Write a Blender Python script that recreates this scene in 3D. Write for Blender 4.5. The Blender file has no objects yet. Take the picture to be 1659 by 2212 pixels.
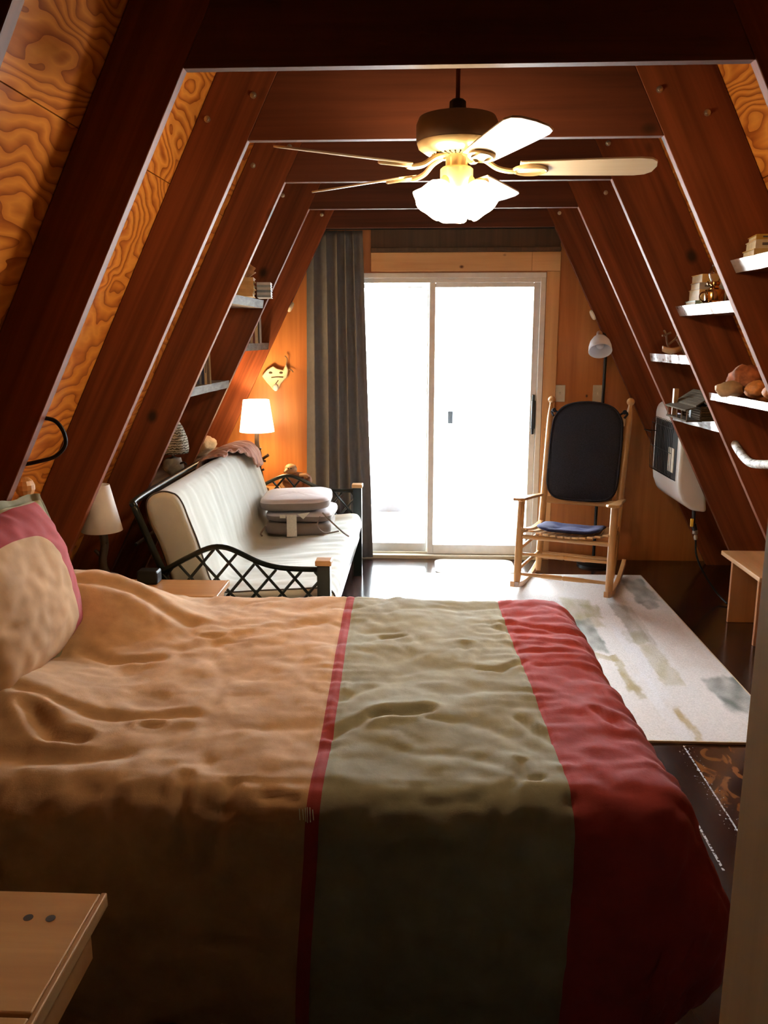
import bpy, bmesh, math, random
from mathutils import Vector, Matrix, noise
random.seed(7)
SC = bpy.context.scene
COL = SC.collection
PI = math.pi

# ------------------------------------------------------------------ helpers
class MB:
    """collects shapes, builds ONE mesh object"""
    def __init__(s): s.v = []; s.f = []; s.m = []
    def add(s, vs, fs, mi=0):
        b = len(s.v); s.v += [tuple(v) for v in vs]
        s.f += [tuple(i + b for i in f) for f in fs]; s.m += [mi] * len(fs)
        return s
    def box(s, lo, hi, M=None, mi=0):
        x0, y0, z0 = lo; x1, y1, z1 = hi
        vs = [Vector(p) for p in ((x0,y0,z0),(x1,y0,z0),(x1,y1,z0),(x0,y1,z0),(x0,y0,z1),(x1,y0,z1),(x1,y1,z1),(x0,y1,z1))]
        if M is not None: vs = [M @ v for v in vs]
        return s.add(vs, [(0,3,2,1),(4,5,6,7),(0,1,5,4),(1,2,6,5),(2,3,7,6),(3,0,4,7)], mi)
    def tube(s, pts, r, n=10, mi=0, closed=False):
        pts = [Vector(p) for p in pts]; k = len(pts)
        rs = r if isinstance(r, (list, tuple)) else [r] * k
        rings = []; up = None
        for i, p in enumerate(pts):
            if closed: d = pts[(i+1) % k] - pts[i-1]
            else: d = pts[min(i+1, k-1)] - pts[max(i-1, 0)]
            d.normalize()
            if up is None:
                up = Vector((0,0,1)) if abs(d.z) < .9 else Vector((1,0,0))
            a = up - d * up.dot(d)
            if a.length < 1e-6: a = d.orthogonal()
            a.normalize(); up = a; b = d.cross(a)
            rings.append([p + (a*math.cos(2*PI*j/n) + b*math.sin(2*PI*j/n)) * rs[i] for j in range(n)])
        vs = [v for r_ in rings for v in r_]; fs = []
        for i in range(k if closed else k-1):
            i2 = (i+1) % k
            for j in range(n):
                j2 = (j+1) % n; fs.append((i*n+j, i*n+j2, i2*n+j2, i2*n+j))
        if not closed:
            fs.append(tuple(range(n-1, -1, -1))); fs.append(tuple((k-1)*n+j for j in range(n)))
        return s.add(vs, fs, mi)
    def lathe(s, prof, c=(0,0,0), n=24, M=None, mi=0, caps=True, wob=None):
        """prof: list of (r, z)"""
        vs = []; fs = []; k = len(prof); c = Vector(c)
        for r, z in prof:
            for j in range(n):
                a = 2*PI*j/n; rr = r*(wob(a, z) if wob else 1)
                v = Vector((rr*math.cos(a), rr*math.sin(a), z))
                if M is not None: v = M @ v
                vs.append(v + c)
        for i in range(k-1):
            for j in range(n):
                j2 = (j+1) % n; fs.append((i*n+j, i*n+j2, (i+1)*n+j2, (i+1)*n+j))
        if caps:
            fs.append(tuple(range(n-1, -1, -1))); fs.append(tuple((k-1)*n+j for j in range(n)))
        return s.add(vs, fs, mi)
    def prism(s, outline, d0, d1, M=None, mi=0):
        """2D outline in local xy extruded along local z, then M"""
        n = len(outline)
        vs = [Vector((x, y, d0)) for x, y in outline] + [Vector((x, y, d1)) for x, y in outline]
        if M is not None: vs = [M @ v for v in vs]
        fs = [tuple(range(n-1, -1, -1)), tuple(range(n, 2*n))]
        for i in range(n):
            j = (i+1) % n; fs.append((i, j, n+j, n+i))
        return s.add(vs, fs, mi)
    def grid(s, fn, nu, nv, mi=None, closeu=False):
        vs = [fn(i/(nu-1) if not closeu else i/nu, j/(nv-1)) for i in range(nu) for j in range(nv)]
        b = len(s.v); s.v += [tuple(v) for v in vs]
        for i in range(nu if closeu else nu-1):
            i2 = (i+1) % nu
            for j in range(nv-1):
                s.f.append((b+i*nv+j, b+i2*nv+j, b+i2*nv+j+1, b+i*nv+j+1)); s.m.append(mi(i, j) if mi else 0)
        return s
    def ball(s, c, r, n=12, sc=(1,1,1), M=None, fn=None, mi=0):
        c = Vector(c); vs = [Vector((0,0,-1))]; fs = []; h = n//2
        for i in range(1, h):
            a = -PI/2 + PI*i/h
            for j in range(n):
                b = 2*PI*j/n; vs.append(Vector((math.cos(a)*math.cos(b), math.cos(a)*math.sin(b), math.sin(a))))
        vs.append(Vector((0,0,1))); L = len(vs)-1
        for j in range(n): fs.append((0, 1+(j+1) % n, 1+j))
        for i in range(h-2):
            for j in range(n):
                j2 = (j+1) % n; fs.append((1+i*n+j, 1+i*n+j2, 1+(i+1)*n+j2, 1+(i+1)*n+j))
        for j in range(n): fs.append((L, 1+(h-2)*n+j, 1+(h-2)*n+(j+1) % n))
        out = []
        for v in vs:
            k = fn(v) if fn else 1
            w = Vector((v.x*sc[0], v.y*sc[1], v.z*sc[2])) * (r*k)
            if M is not None: w = M @ w
            out.append(w + c)
        return s.add(out, fs, mi)
    def build(s, name, mat, parent=None, loc=None, smooth=False, bevel=0, sub=0, seg=2, angle=35):
        """vertices are in world coords; for a child they are taken relative to the parent's location when loc is None"""
        me = bpy.data.meshes.new(name)
        off = Vector((0,0,0))
        if loc is not None: off = Vector(loc)
        elif parent is not None and parent.get('_w'): off = Vector(parent['_w'])
        elif parent is None and s.v:
            xs = [v[0] for v in s.v]; ys = [v[1] for v in s.v]; zs = [v[2] for v in s.v]
            off = Vector(((min(xs)+max(xs))/2, (min(ys)+max(ys))/2, min(zs)))
        me.from_pydata([Vector(v)-off for v in s.v], [], s.f)
        mats = mat if isinstance(mat, (list, tuple)) else [mat]
        for m in mats: me.materials.append(m)
        if len(mats) > 1: me.polygons.foreach_set('material_index', s.m)
        bm = bmesh.new(); bm.from_mesh(me); bmesh.ops.recalc_face_normals(bm, faces=bm.faces); bm.to_mesh(me); bm.free()
        if smooth: me.polygons.foreach_set('use_smooth', [True]*len(me.polygons))
        me.update()
        o = bpy.data.objects.new(name, me); COL.objects.link(o)
        if parent is not None:
            o.parent = parent
            o['_w'] = tuple(off)
            if parent.get('_w') is not None: o.location = off - Vector(parent['_w'])
        else:
            o.location = off; o['_w'] = tuple(off)
        if bevel:
            b = o.modifiers.new('Bevel', 'BEVEL'); b.width = bevel; b.segments = seg; b.limit_method = 'ANGLE'; b.angle_limit = math.radians(angle)
        if sub:
            b = o.modifiers.new('Subdivision', 'SUBSURF'); b.levels = sub; b.render_levels = sub
        if smooth and angle and not sub:
            try:
                me.set_sharp_from_angle(angle=math.radians(40))
            except Exception: pass
        return o

def tag(o, label=None, cat=None, group=None, kind=None):
    if label: o['label'] = label
    if cat: o['category'] = cat
    if group: o['group'] = group
    if kind: o['kind'] = kind
    return o
def thing(name, loc, label, cat, group=None, rz=0):
    o = bpy.data.objects.new(name, None); COL.objects.link(o)
    o.location = loc; o.rotation_euler = (0, 0, rz); o.empty_display_size = .1
    o['_w'] = tuple(loc) if rz == 0 else (0.0, 0.0, 0.0)
    return tag(o, label, cat, group)
def struct(o): return tag(o, kind='structure')
def kids(o): return [c for c in bpy.data.objects if c.parent == o]
def copy_tree(o, parent=None):
    c = o.copy(); COL.objects.link(c)
    if parent is not None: c.parent = parent
    for ch in kids(o): copy_tree(ch, c)
    return c
def frame(o, x, y, z):
    """matrix with given origin and axis columns"""
    M = Matrix.Identity(4)
    for i, a in enumerate((x, y, z)):
        for r in range(3): M[r][i] = a[r]
    for r in range(3): M[r][3] = o[r]
    return M
def lerp(a, b, t): return a + (b-a)*t
def sstep(a, b, x):
    t = max(0, min(1, (x-a)/(b-a))); return t*t*(3-2*t)
def spline(pts, n=8):
    P = [Vector(p) for p in pts]; out = []
    for i in range(len(P)-1):
        p0 = P[max(i-1,0)]; p1 = P[i]; p2 = P[i+1]; p3 = P[min(i+2,len(P)-1)]
        for k in range(n):
            t = k/n
            out.append(.5*((2*p1)+(p2-p0)*t+(2*p0-5*p1+4*p2-p3)*t*t+(3*p1-p0-3*p2+p3)*t**3))
    out.append(P[-1]); return out
def nz(x, y, z=0.0): return noise.noise(Vector((x, y, z)))

# ------------------------------------------------------------------ materials
class NT:
    def __init__(s, name):
        s.mat = bpy.data.materials.new(name); s.mat.use_nodes = True
        s.t = s.mat.node_tree; s.t.nodes.clear()
        s.out = s.t.nodes.new('ShaderNodeOutputMaterial')
    def n(s, typ, ins=None, **props):
        nd = s.t.nodes.new('ShaderNode'+typ)
        for k, v in props.items(): setattr(nd, k, v)
        for k, v in (ins or {}).items():
            if hasattr(v, 'is_output') or isinstance(v, bpy.types.NodeSocket): s.t.links.new(v, nd.inputs[k])
            else: nd.inputs[k].default_value = v
        return nd
    def ramp(s, fac, stops, interp='LINEAR'):
        nd = s.t.nodes.new('ShaderNodeValToRGB'); s.t.links.new(fac, nd.inputs[0])
        cr = nd.color_ramp; cr.interpolation = interp
        while len(cr.elements) < len(stops): cr.elements.new(.5)
        for e, (p, c) in zip(cr.elements, stops):
            e.position = p; e.color = (*c, 1) if len(c) == 3 else c
        return nd.outputs[0]
    def math(s, op, a, b=0.0):
        nd = s.n('Math', operation=op)
        for i, v in enumerate((a, b)):
            if isinstance(v, bpy.types.NodeSocket): s.t.links.new(v, nd.inputs[i])
            else: nd.inputs[i].default_value = v
        return nd.outputs[0]
    def mix(s, fac, a, b, mode='MIX'):
        nd = s.n('MixRGB', blend_type=mode)
        for i, v in enumerate((fac, a, b)):
            if isinstance(v, bpy.types.NodeSocket): s.t.links.new(v, nd.inputs[i])
            else: nd.inputs[i].default_value = v if i == 0 else ((*v, 1) if len(v) == 3 else v)
        return nd.outputs[0]
    def coords(s, scale=(1,1,1), rnd=True):
        tc = s.n('TexCoord').outputs['Object']
        mp = s.n('Mapping', {'Vector': tc, 'Scale': scale})
        if rnd:
            oi = s.n('ObjectInfo').outputs['Random']
            s.t.links.new(s.math('MULTIPLY', oi, 37.0), s.n('Value').inputs[0]) if False else None
            cb = s.n('CombineXYZ', {0: s.math('MULTIPLY', oi, 31.0), 1: s.math('MULTIPLY', oi, 17.0), 2: s.math('MULTIPLY', oi, 23.0)})
            s.t.links.new(cb.outputs[0], mp.inputs['Location'])
        return mp.outputs[0]
    def bsdf(s, color, rough=.5, bump=None, bstr=.2, bdist=.01, **kw):
        ins = {'Roughness': rough}
        b = s.n('BsdfPrincipled', ins)
        if isinstance(color, bpy.types.NodeSocket): s.t.links.new(color, b.inputs['Base Color'])
        else: b.inputs['Base Color'].default_value = (*color, 1)
        for k, v in kw.items():
            k = k.replace('_', ' ')
            if isinstance(v, bpy.types.NodeSocket): s.t.links.new(v, b.inputs[k])
            else: b.inputs[k].default_value = v
        if bump is not None:
            bp = s.n('Bump', {'Height': bump, 'Strength': bstr, 'Distance': bdist})
            s.t.links.new(bp.outputs[0], b.inputs['Normal'])
        s.t.links.new(b.outputs[0], s.out.inputs[0]); return s.mat

def plain(name, c, rough=.5, metal=0.0, noise_amt=.12, nscale=25, bstr=.1, **kw):
    N = NT(name); co = N.coords()
    t = N.n('TexNoise', {'Vector': co, 'Scale': nscale, 'Detail': 4.0}).outputs[0]
    d = tuple(x*(1-noise_amt) for x in c); l = tuple(min(1, x*(1+noise_amt)) for x in c)
    return N.bsdf(N.ramp(t, [(.3, d), (.7, l)]), rough, bump=t, bstr=bstr, bdist=.003, Metallic=metal, **kw)

def wood(name, dark, light, axis='X', across=14.0, along=.7, rough=.45, knots=0.0, kcol=(.03,.012,.006), bstr=.15, wave=0.0, coat=0.0, kscale=2.2, spec=.5):
    N = NT(name)
    sc = [across]*3; sc['XYZ'.index(axis)] = along
    co = N.coords(tuple(sc))
    a = N.n('TexNoise', {'Vector': co, 'Scale': 1.0, 'Detail': 6.0, 'Roughness': .6, 'Distortion': .6}).outputs[0]
    sc2 = [across*5]*3; sc2['XYZ'.index(axis)] = along*2
    fine = N.n('TexNoise', {'Vector': N.coords(tuple(sc2)), 'Scale': 1.0, 'Detail': 3.0}).outputs[0]
    f = N.math('ADD', N.math('MULTIPLY', a, .75), N.math('MULTIPLY', fine, .25))
    if wave:
        sw = [1.0]*3; sw['XYZ'.index(axis)] = .22
        w = N.n('TexNoise', {'Vector': N.coords(tuple(x*3.2 for x in sw)), 'Scale': 1.0, 'Detail': 2.0, 'Distortion': .8}).outputs[0]
        rings = N.math('FRACT', N.math('MULTIPLY', w, wave))
        f = N.math('ADD', N.math('MULTIPLY', f, .45), N.math('MULTIPLY', rings, .5))
    col = N.ramp(f, [(.28, dark), (.72, light)])
    if knots:
        sk = [kscale*1.6]*3; sk['XYZ'.index(axis)] = kscale*1.2
        v = N.n('TexVoronoi', {'Vector': N.coords(tuple(sk)), 'Scale': 1.0}).outputs['Distance']
        k = N.ramp(v, [(knots*.35, (1,1,1)), (knots, (0,0,0))])
        col = N.mix(k, col, kcol)
    return N.bsdf(col, rough, bump=f, bstr=bstr, bdist=.004, Coat_Weight=coat, Coat_Roughness=.2, Specular_IOR_Level=spec)

def fabric(name, c, var=.18, rough=.9, sheen=.3, nscale=9.0, weave=350.0, bstr=.25):
    N = NT(name); co = N.coords()
    a = N.n('TexNoise', {'Vector': co, 'Scale': nscale, 'Detail': 6.0, 'Roughness': .6}).outputs[0]
    w = N.n('TexNoise', {'Vector': co, 'Scale': weave, 'Detail': 2.0}).outputs[0]
    col = N.ramp(a, [(.3, tuple(x*(1-var) for x in c)), (.7, tuple(min(1, x*(1+var)) for x in c))])
    h = N.math('ADD', a, N.math('MULTIPLY', w, .15))
    return N.bsdf(col, rough, bump=h, bstr=bstr, bdist=.01, Sheen_Weight=sheen, Sheen_Roughness=.5)

def emit(name, c, strength, c2=None):
    N = NT(name)
    e = N.n('Emission', {'Color': (*c, 1), 'Strength': strength})
    b = N.n('BsdfDiffuse', {'Color': (.85,.82,.75,1)})
    ad = N.n('AddShader', {0: e.outputs[0], 1: b.outputs[0]})
    N.t.links.new(ad.outputs[0], N.out.inputs[0]); return N.mat

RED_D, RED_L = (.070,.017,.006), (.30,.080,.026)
M = {}
for ax in 'XYZ':
    M['rafter'+ax] = wood('dark_stained_fir_'+ax, RED_D, RED_L, ax, across=11, along=.5, rough=.6, knots=.13, bstr=.12, kscale=2.4, spec=.22)
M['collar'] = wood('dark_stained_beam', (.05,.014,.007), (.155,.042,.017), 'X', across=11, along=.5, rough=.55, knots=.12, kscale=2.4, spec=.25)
def plywood():
    N = NT('orange_roof_plywood')
    tc = N.n('TexCoord').outputs['Object']; Z = N.n('SeparateXYZ', {0: tc}).outputs[2]
    w = N.n('TexNoise', {'Vector': N.n('Mapping', {'Vector': tc, 'Scale': (2.2,.95,2.2)}).outputs[0], 'Scale': 1.0, 'Detail': 3.0, 'Roughness': .45, 'Distortion': .5}).outputs[0]
    w2 = N.n('TexNoise', {'Vector': N.n('Mapping', {'Vector': tc, 'Scale': (14,3.5,14)}).outputs[0], 'Scale': 1.0, 'Detail': 2.0}).outputs[0]
    v = N.math('ADD', N.math('ADD', N.math('MULTIPLY', Z, 13.0), N.math('MULTIPLY', w, 24.0)), N.math('MULTIPLY', w2, 1.3))
    r = N.math('FRACT', v)
    f = N.n('TexNoise', {'Vector': N.n('Mapping', {'Vector': tc, 'Scale': (60,4,60)}).outputs[0], 'Scale': 1.0, 'Detail': 3.0}).outputs[0]
    tone = N.math('ADD', N.math('MULTIPLY', r, .8), N.math('MULTIPLY', f, .25))
    col = N.ramp(tone, [(.12, (.36,.085,.013)), (.34, (.62,.20,.032)), (.62, (.86,.36,.07)), (.95, (.70,.25,.04))])
    return N.bsdf(col, .5, bump=tone, bstr=.05, bdist=.003, Specular_IOR_Level=.3)
M['plyY'] = plywood()
M['endwall'] = wood('orange_brown_wall_ply', (.38,.115,.027), (.64,.25,.065), 'Z', across=9, along=.6, rough=.42, knots=.04, bstr=.08)
M['pineX'] = wood('knotty_pine_trim', (.60,.30,.11), (.84,.52,.24), 'X', across=8, along=.5, rough=.5, knots=.16, kcol=(.14,.045,.012), kscale=7.0)
M['pineZ'] = wood('knotty_pine_casing', (.56,.26,.09), (.80,.47,.20), 'Z', across=8, along=.5, rough=.5, knots=.16, kcol=(.14,.045,.012), kscale=7.0)
M['darkwall'] = plain('unlit_dark_wall', (.02,.014,.012), .9)  # near-black, chosen so these walls return little fill light
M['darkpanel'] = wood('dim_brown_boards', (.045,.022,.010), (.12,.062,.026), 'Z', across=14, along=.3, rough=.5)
M['tablepine'] = wood('honey_pine_top', (.50,.235,.08), (.74,.41,.165), 'X', across=7, along=.6, rough=.4, knots=.05, kcol=(.2,.06,.02), kscale=2.6, coat=.2)
M['tableedge'] = wood('honey_pine_edge', (.45,.22,.08), (.68,.40,.17), 'Y', across=9, along=.6, rough=.4, coat=.2)
M['benchY'] = wood('bench_pine', (.46,.24,.10), (.70,.42,.2), 'Y', across=7, along=.6, rough=.45, knots=.07, kcol=(.2,.07,.02))
M['benchZ'] = wood('bench_leg_pine', (.34,.13,.04), (.55,.25,.09), 'Z', across=7, along=.6, rough=.5, knots=.09, kcol=(.1,.03,.01))
for ax in 'XYZ':
    M['oak'+ax] = wood('honey_oak_'+ax, (.40,.19,.06), (.66,.36,.13), ax, across=16, along=.8, rough=.35, coat=.3, bstr=.05)
M['postwood'] = wood('pale_post_wood', (.60,.38,.17), (.85,.58,.28), 'Z', across=10, along=.5, rough=.5)
M['blade'] = wood('whitewashed_blade', (.70,.56,.38), (.86,.74,.55), 'X', across=18, along=.8, rough=.35, bstr=.03)
M['slabY'] = wood('dark_slab_shelf', (.045,.018,.010), (.11,.042,.02), 'Y', across=9, along=.6, rough=.22, coat=.7)
M['slabpale'] = wood('weathered_shelf', (.16,.11,.075), (.30,.22,.15), 'Y', across=9, along=.8, rough=.4)
M['barn'] = wood('cabin_siding', (.030,.020,.010), (.10,.064,.032), 'Y', across=60, along=6, rough=.9, spec=.1)
M['barnX'] = wood('cabin_shingles', (.035,.025,.012), (.11,.075,.038), 'X', across=90, along=12, rough=.9, spec=.1)
M['twig'] = wood('dry_twig', (.10,.06,.035), (.26,.17,.10), 'Z', across=40, along=10, rough=.75)
M['branch'] = wood('lamp_branch_bark', (.012,.007,.005), (.05,.028,.017), 'Z', across=25, along=8, rough=.45)
M['burl'] = wood('carved_burl', (.10,.03,.012), (.36,.15,.06), 'X', across=12, along=6, rough=.4, knots=.2)
M['burltan'] = wood('carved_tan', (.34,.18,.08), (.56,.34,.17), 'X', across=16, along=8, rough=.45)
M['black'] = plain('black_iron', (.012,.013,.013), .4, .6)
M['futonmetal'] = plain('dark_green_black_metal', (.012,.018,.016), .3, .3)
M['steel'] = plain('galvanised_bolt', (.5,.47,.42), .4, 1.0)
M['brass'] = plain('oil_lamp_brass', (.45,.27,.10), .15, 1.0, noise_amt=.05)
M['goldbrass'] = plain('antique_brass_fan', (.62,.46,.24), .35, .55, noise_amt=.05)
M['fanbody'] = plain('shaded_fan_housing', (.20,.14,.09), .45, .3, noise_amt=.05)  # dark tone puts the unlit upper motor's shade into the colour
M['whitepaint'] = plain('white_door_paint', (.88,.87,.83), .4, noise_amt=.04)
M['ivory'] = plain('ivory_plate', (.72,.66,.52), .4, noise_amt=.03)
M['enamel'] = plain('white_heater_enamel', (.78,.76,.72), .28, noise_amt=.03, nscale=6, Coat_Weight=.5)
M['charcoal'] = plain('charcoal_plastic', (.03,.035,.04), .5)
M['grilldark'] = plain('heater_grille', (.02,.022,.022), .55)
M['yellow'] = plain('yellow_plastic', (.75,.45,.03), .5)
M['cover'] = plain('grey_cover', (.06,.065,.075), .8)
M['deck'] = wood('pale_deck_boards', (.40,.37,.33), (.55,.52,.47), 'X', across=9, along=.6, rough=.7)
M['shadecream'] = plain('cream_paper_shade', (.74,.72,.70), .8, noise_amt=.03)
M['tan'] = fabric('tan_suede', (.56,.345,.18), sheen=.1)
M['sage'] = fabric('sage_suede', (.30,.29,.205), sheen=.1)
M['brick'] = fabric('brick_red_suede', (.36,.040,.042), sheen=.05)
M['flange'] = fabric('sage_flange', (.40,.37,.24))
M['natural'] = fabric('natural_cotton', (.53,.525,.455), var=.06, nscale=4)
M['piping'] = fabric('brown_piping', (.06,.045,.04))
M['navy'] = fabric('navy_tweed', (.013,.012,.020), var=.6, nscale=160, sheen=.0)
M['navyblue'] = fabric('navy_blue_pad', (.016,.020,.10), var=.25, nscale=40, sheen=.05)
M['taupe'] = fabric('taupe_cushion', (.20,.15,.12), var=.1)
M['pinkgrey'] = fabric('pale_cushion_top', (.56,.47,.46), var=.05, sheen=.5)
M['fleece'] = fabric('tan_fleece', (.50,.36,.20), var=.15, nscale=60)
M['curtain'] = fabric('charcoal_curtain', (.13,.125,.125), var=.08, nscale=30, sheen=.15)
M['lint'] = fabric('pale_thread', (.62,.68,.55))
M['sheet'] = fabric('mattress_ticking', (.5,.46,.4))
M['paper'] = plain('paper_pages', (.68,.62,.50), .8, noise_amt=.1, nscale=60)
M['tagpaper'] = plain('white_care_tag', (.75,.70,.58), .8, noise_amt=.08, nscale=90)
M['rubbermat'] = plain('clear_floor_mat', (.70,.70,.66), .35, noise_amt=.05)
M['rock1'] = plain('rust_geode', (.36,.12,.05), .8, noise_amt=.5, nscale=30, bstr=.6)
M['rock2'] = plain('tan_fossil', (.48,.33,.19), .7, noise_amt=.25, nscale=22, bstr=.5)
M['rock3'] = plain('orange_crystal', (.58,.24,.07), .5, noise_amt=.4, nscale=35, bstr=.6)
M['shell'] = plain('dried_fungus', (.42,.25,.14), .8, noise_amt=.45, nscale=30, bstr=.6)
M['greystone'] = plain('grey_stone', (.35,.33,.30), .8, noise_amt=.3, nscale=30, bstr=.5)
M['plaque'] = plain('bleached_plaque', (.62,.50,.34), .6, noise_amt=.2, nscale=18)
M['plaquedark'] = plain('burnt_lines', (.05,.03,.015), .7)

def birch():
    N = NT('birch_bark'); co = N.coords((4, 60, 60), rnd=False)
    a = N.n('TexNoise', {'Vector': N.n('TexCoord').outputs['Object'], 'Scale': 28.0, 'Detail': 5.0, 'Roughness': .7}).outputs[0]
    return N.bsdf(N.ramp(a, [(.36, (.05,.03,.02)), (.45, (.42,.38,.33)), (.6, (.78,.76,.72))]), .6, bump=a, bstr=.4)
M['birch'] = birch()
def bark():
    N = NT('live_edge_bark'); co = N.coords((30, 9, 30))
    v = N.n('TexVoronoi', {'Vector': co, 'Scale': 1.6}).outputs['Distance']
    return N.bsdf(N.ramp(v, [(.1, (.16,.14,.135)), (.6, (.50,.46,.46))]), .16, bump=v, bstr=.35, bdist=.004, Coat_Weight=1.0, Coat_Roughness=.08)
M['bark'] = bark()
M['barkdull'] = wood('dull_bark_edge', (.05,.04,.032), (.20,.17,.14), 'Y', across=25, along=9, rough=.7, spec=.2)
def smoothedge():
    N = NT('varnished_live_edge'); co = N.coords((10, 3, 10))
    v = N.n('TexNoise', {'Vector': co, 'Scale': 2.0, 'Detail': 4.0}).outputs[0]
    return N.bsdf(N.ramp(v, [(.3, (.22,.16,.14)), (.7, (.50,.44,.42))]), .15, bump=v, bstr=.6, bdist=.006, Coat_Weight=1.0, Coat_Roughness=.10)
M['liveedge'] = smoothedge()
def stripeshade():
    N = NT('woven_feather_shade'); co = N.coords((1, 1, 1), rnd=False)
    w = N.n('TexWave', {'Vector': co, 'Scale': 22.0, 'Distortion': 6.0, 'Detail': 3.0, 'Detail Scale': 2.5}, bands_direction='Z').outputs[1]
    return N.bsdf(N.ramp(w, [(.25, (.10,.085,.055)), (.6, (.52,.47,.37))]), .85, bump=w, bstr=.4)
M['stripe'] = stripeshade()
def floor_mat():
    N = NT('dark_glossy_plywood_floor')
    tc = N.n('TexCoord').outputs['Object']
    sep = N.n('SeparateXYZ', {0: tc}); X, Y = sep.outputs[0], sep.outputs[1]
    a = N.n('TexNoise', {'Vector': N.n('Mapping', {'Vector': tc, 'Scale': (7, .9, 1)}).outputs[0], 'Scale': 1.0, 'Detail': 7.0, 'Roughness': .62, 'Distortion': 1.2}).outputs[0]
    r = N.math('FRACT', N.math('MULTIPLY', a, 7.0))
    f = N.math('ADD', N.math('MULTIPLY', a, .6), N.math('MULTIPLY', r, .35))
    col = N.ramp(f, [(.25, (.010,.005,.005)), (.55, (.026,.011,.009)), (.8, (.085,.030,.014))])
    # a strongly figured sheet on the right of the seam at X=1.06
    b = N.n('TexNoise', {'Vector': N.n('Mapping', {'Vector': tc, 'Scale': (9, 5, 1)}).outputs[0], 'Scale': 1.0, 'Detail': 5.0, 'Distortion': 2.0}).outputs[0]
    fig = N.ramp(b, [(.44, (.016,.008,.007)), (.53, (.06,.022,.012)), (.6, (.20,.075,.022))])
    side = N.math('MULTIPLY', N.math('GREATER_THAN', X, 1.06), N.math('LESS_THAN', Y, 3.1))
    col = N.mix(side, col, fig)
    # worn paint specks and scratches along the sheet seams
    sp = N.n('TexNoise', {'Vector': tc, 'Scale': 90.0, 'Detail': 2.0}).outputs[0]
    near = N.math('LESS_THAN', N.math('ABSOLUTE', N.math('SUBTRACT', X, 1.055)), .035)
    line = N.math('LESS_THAN', N.math('ABSOLUTE', N.math('SUBTRACT', X, 1.055)), .0032)
    line2 = N.math('MULTIPLY', N.math('LESS_THAN', N.math('ABSOLUTE', N.math('SUBTRACT', X, .935)), .004), N.math('MULTIPLY', N.math('GREATER_THAN', Y, 2.3), N.math('LESS_THAN', Y, 2.54)))
    m1 = N.math('MULTIPLY', near, N.math('GREATER_THAN', sp, .67))
    m2 = N.math('MULTIPLY', N.math('ADD', line, line2), N.math('GREATER_THAN', sp, .44))
    msk = N.math('MULTIPLY', N.math('MINIMUM', N.math('ADD', m1, m2), 1.0), N.math('LESS_THAN', Y, 3.1))
    col = N.mix(msk, col, (.55, .56, .6))
    seam = N.math('LESS_THAN', N.math('ABSOLUTE', N.math('SUBTRACT', N.math('FRACT', N.math('ADD', N.math('DIVIDE', Y, 2.44), .02)), .5)), .0012)
    col = N.mix(seam, col, (.004, .003, .003))
    return N.bsdf(col, N.math('ADD', N.math('MULTIPLY', a, .14), .10), bump=a, bstr=.04, bdist=.004, Coat_Weight=.5, Coat_Roughness=.12)
M['floor'] = floor_mat()
def glass_pane(name, tint=(1,1,1)):
    N = NT(name)
    fr = N.n('Fresnel', {'IOR': 1.45}).outputs[0]
    t = N.n('BsdfTransparent', {'Color': (*tint, 1)}); g = N.n('BsdfGlossy', {'Roughness': .0})
    m = N.n('MixShader', {0: N.math('MULTIPLY', fr, .8), 1: t.outputs[0], 2: g.outputs[0]})
    N.t.links.new(m.outputs[0], N.out.inputs[0]); return N.mat
M['glass'] = glass_pane('window_glass')
M['chimney'] = glass_pane('lamp_chimney_glass', (.9,.88,.84))
def frosted(name, c):
    N = NT(name)
    t = N.n('BsdfTranslucent', {'Color': (*c, 1)}); d = N.n('BsdfPrincipled', {'Base Color': (*c, 1), 'Roughness': .35})
    m = N.n('MixShader', {0: .45, 1: d.outputs[0], 2: t.outputs[0]})
    N.t.links.new(m.outputs[0], N.out.inputs[0]); return N.mat
M['opal'] = frosted('opal_glass', (.85,.85,.88))
M['screenstile'] = frosted('glare_screen_frame', (.9,.92,.92))  # translucent white imitates glare washing out the backlit stile
M['fanshade'] = emit('lit_fan_tulip_glass', (1.0, .76, .46), 30.0)
M['bulb'] = emit('lit_bulb', (1.0, .70, .36), 60.0)
M['lampshade'] = emit('lit_lamp_shade', (1.0, .74, .40), 5.0)

def rug_mat():
    N = NT('cream_rug_pile')
    at = N.n('Attribute', attribute_name='Pattern').outputs[0]
    s = N.n('TexNoise', {'Vector': N.coords((1,1,1), rnd=False), 'Scale': 140.0, 'Detail': 3.0}).outputs[0]
    col = N.mix(.35, at, N.ramp(s, [(.3, (.35,.34,.33)), (.7, (1,1,1))]), 'MULTIPLY')
    return N.bsdf(col, .95, bump=s, bstr=.5, bdist=.006, Sheen_Weight=.2)
M['rug'] = rug_mat()
M['rugedge'] = fabric('rug_binding', (.50,.36,.20))

# ------------------------------------------------------------------ room constants
CX, W0, HC, SL = .107, .765, 2.315, .505
def xi(z, side): return CX + side*(W0 + (HC - z)*SL)          # inner edge of the rafters
YK = [2.4256 + .8477*k for k in range(-2, 5)]                 # near face of each frame
TH = .040; HOFF = {-1: .226, 1: .290}; YW = 5.93; ZC = 2.56; YB = -.75
alpha = math.atan2(1, SL)

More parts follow.
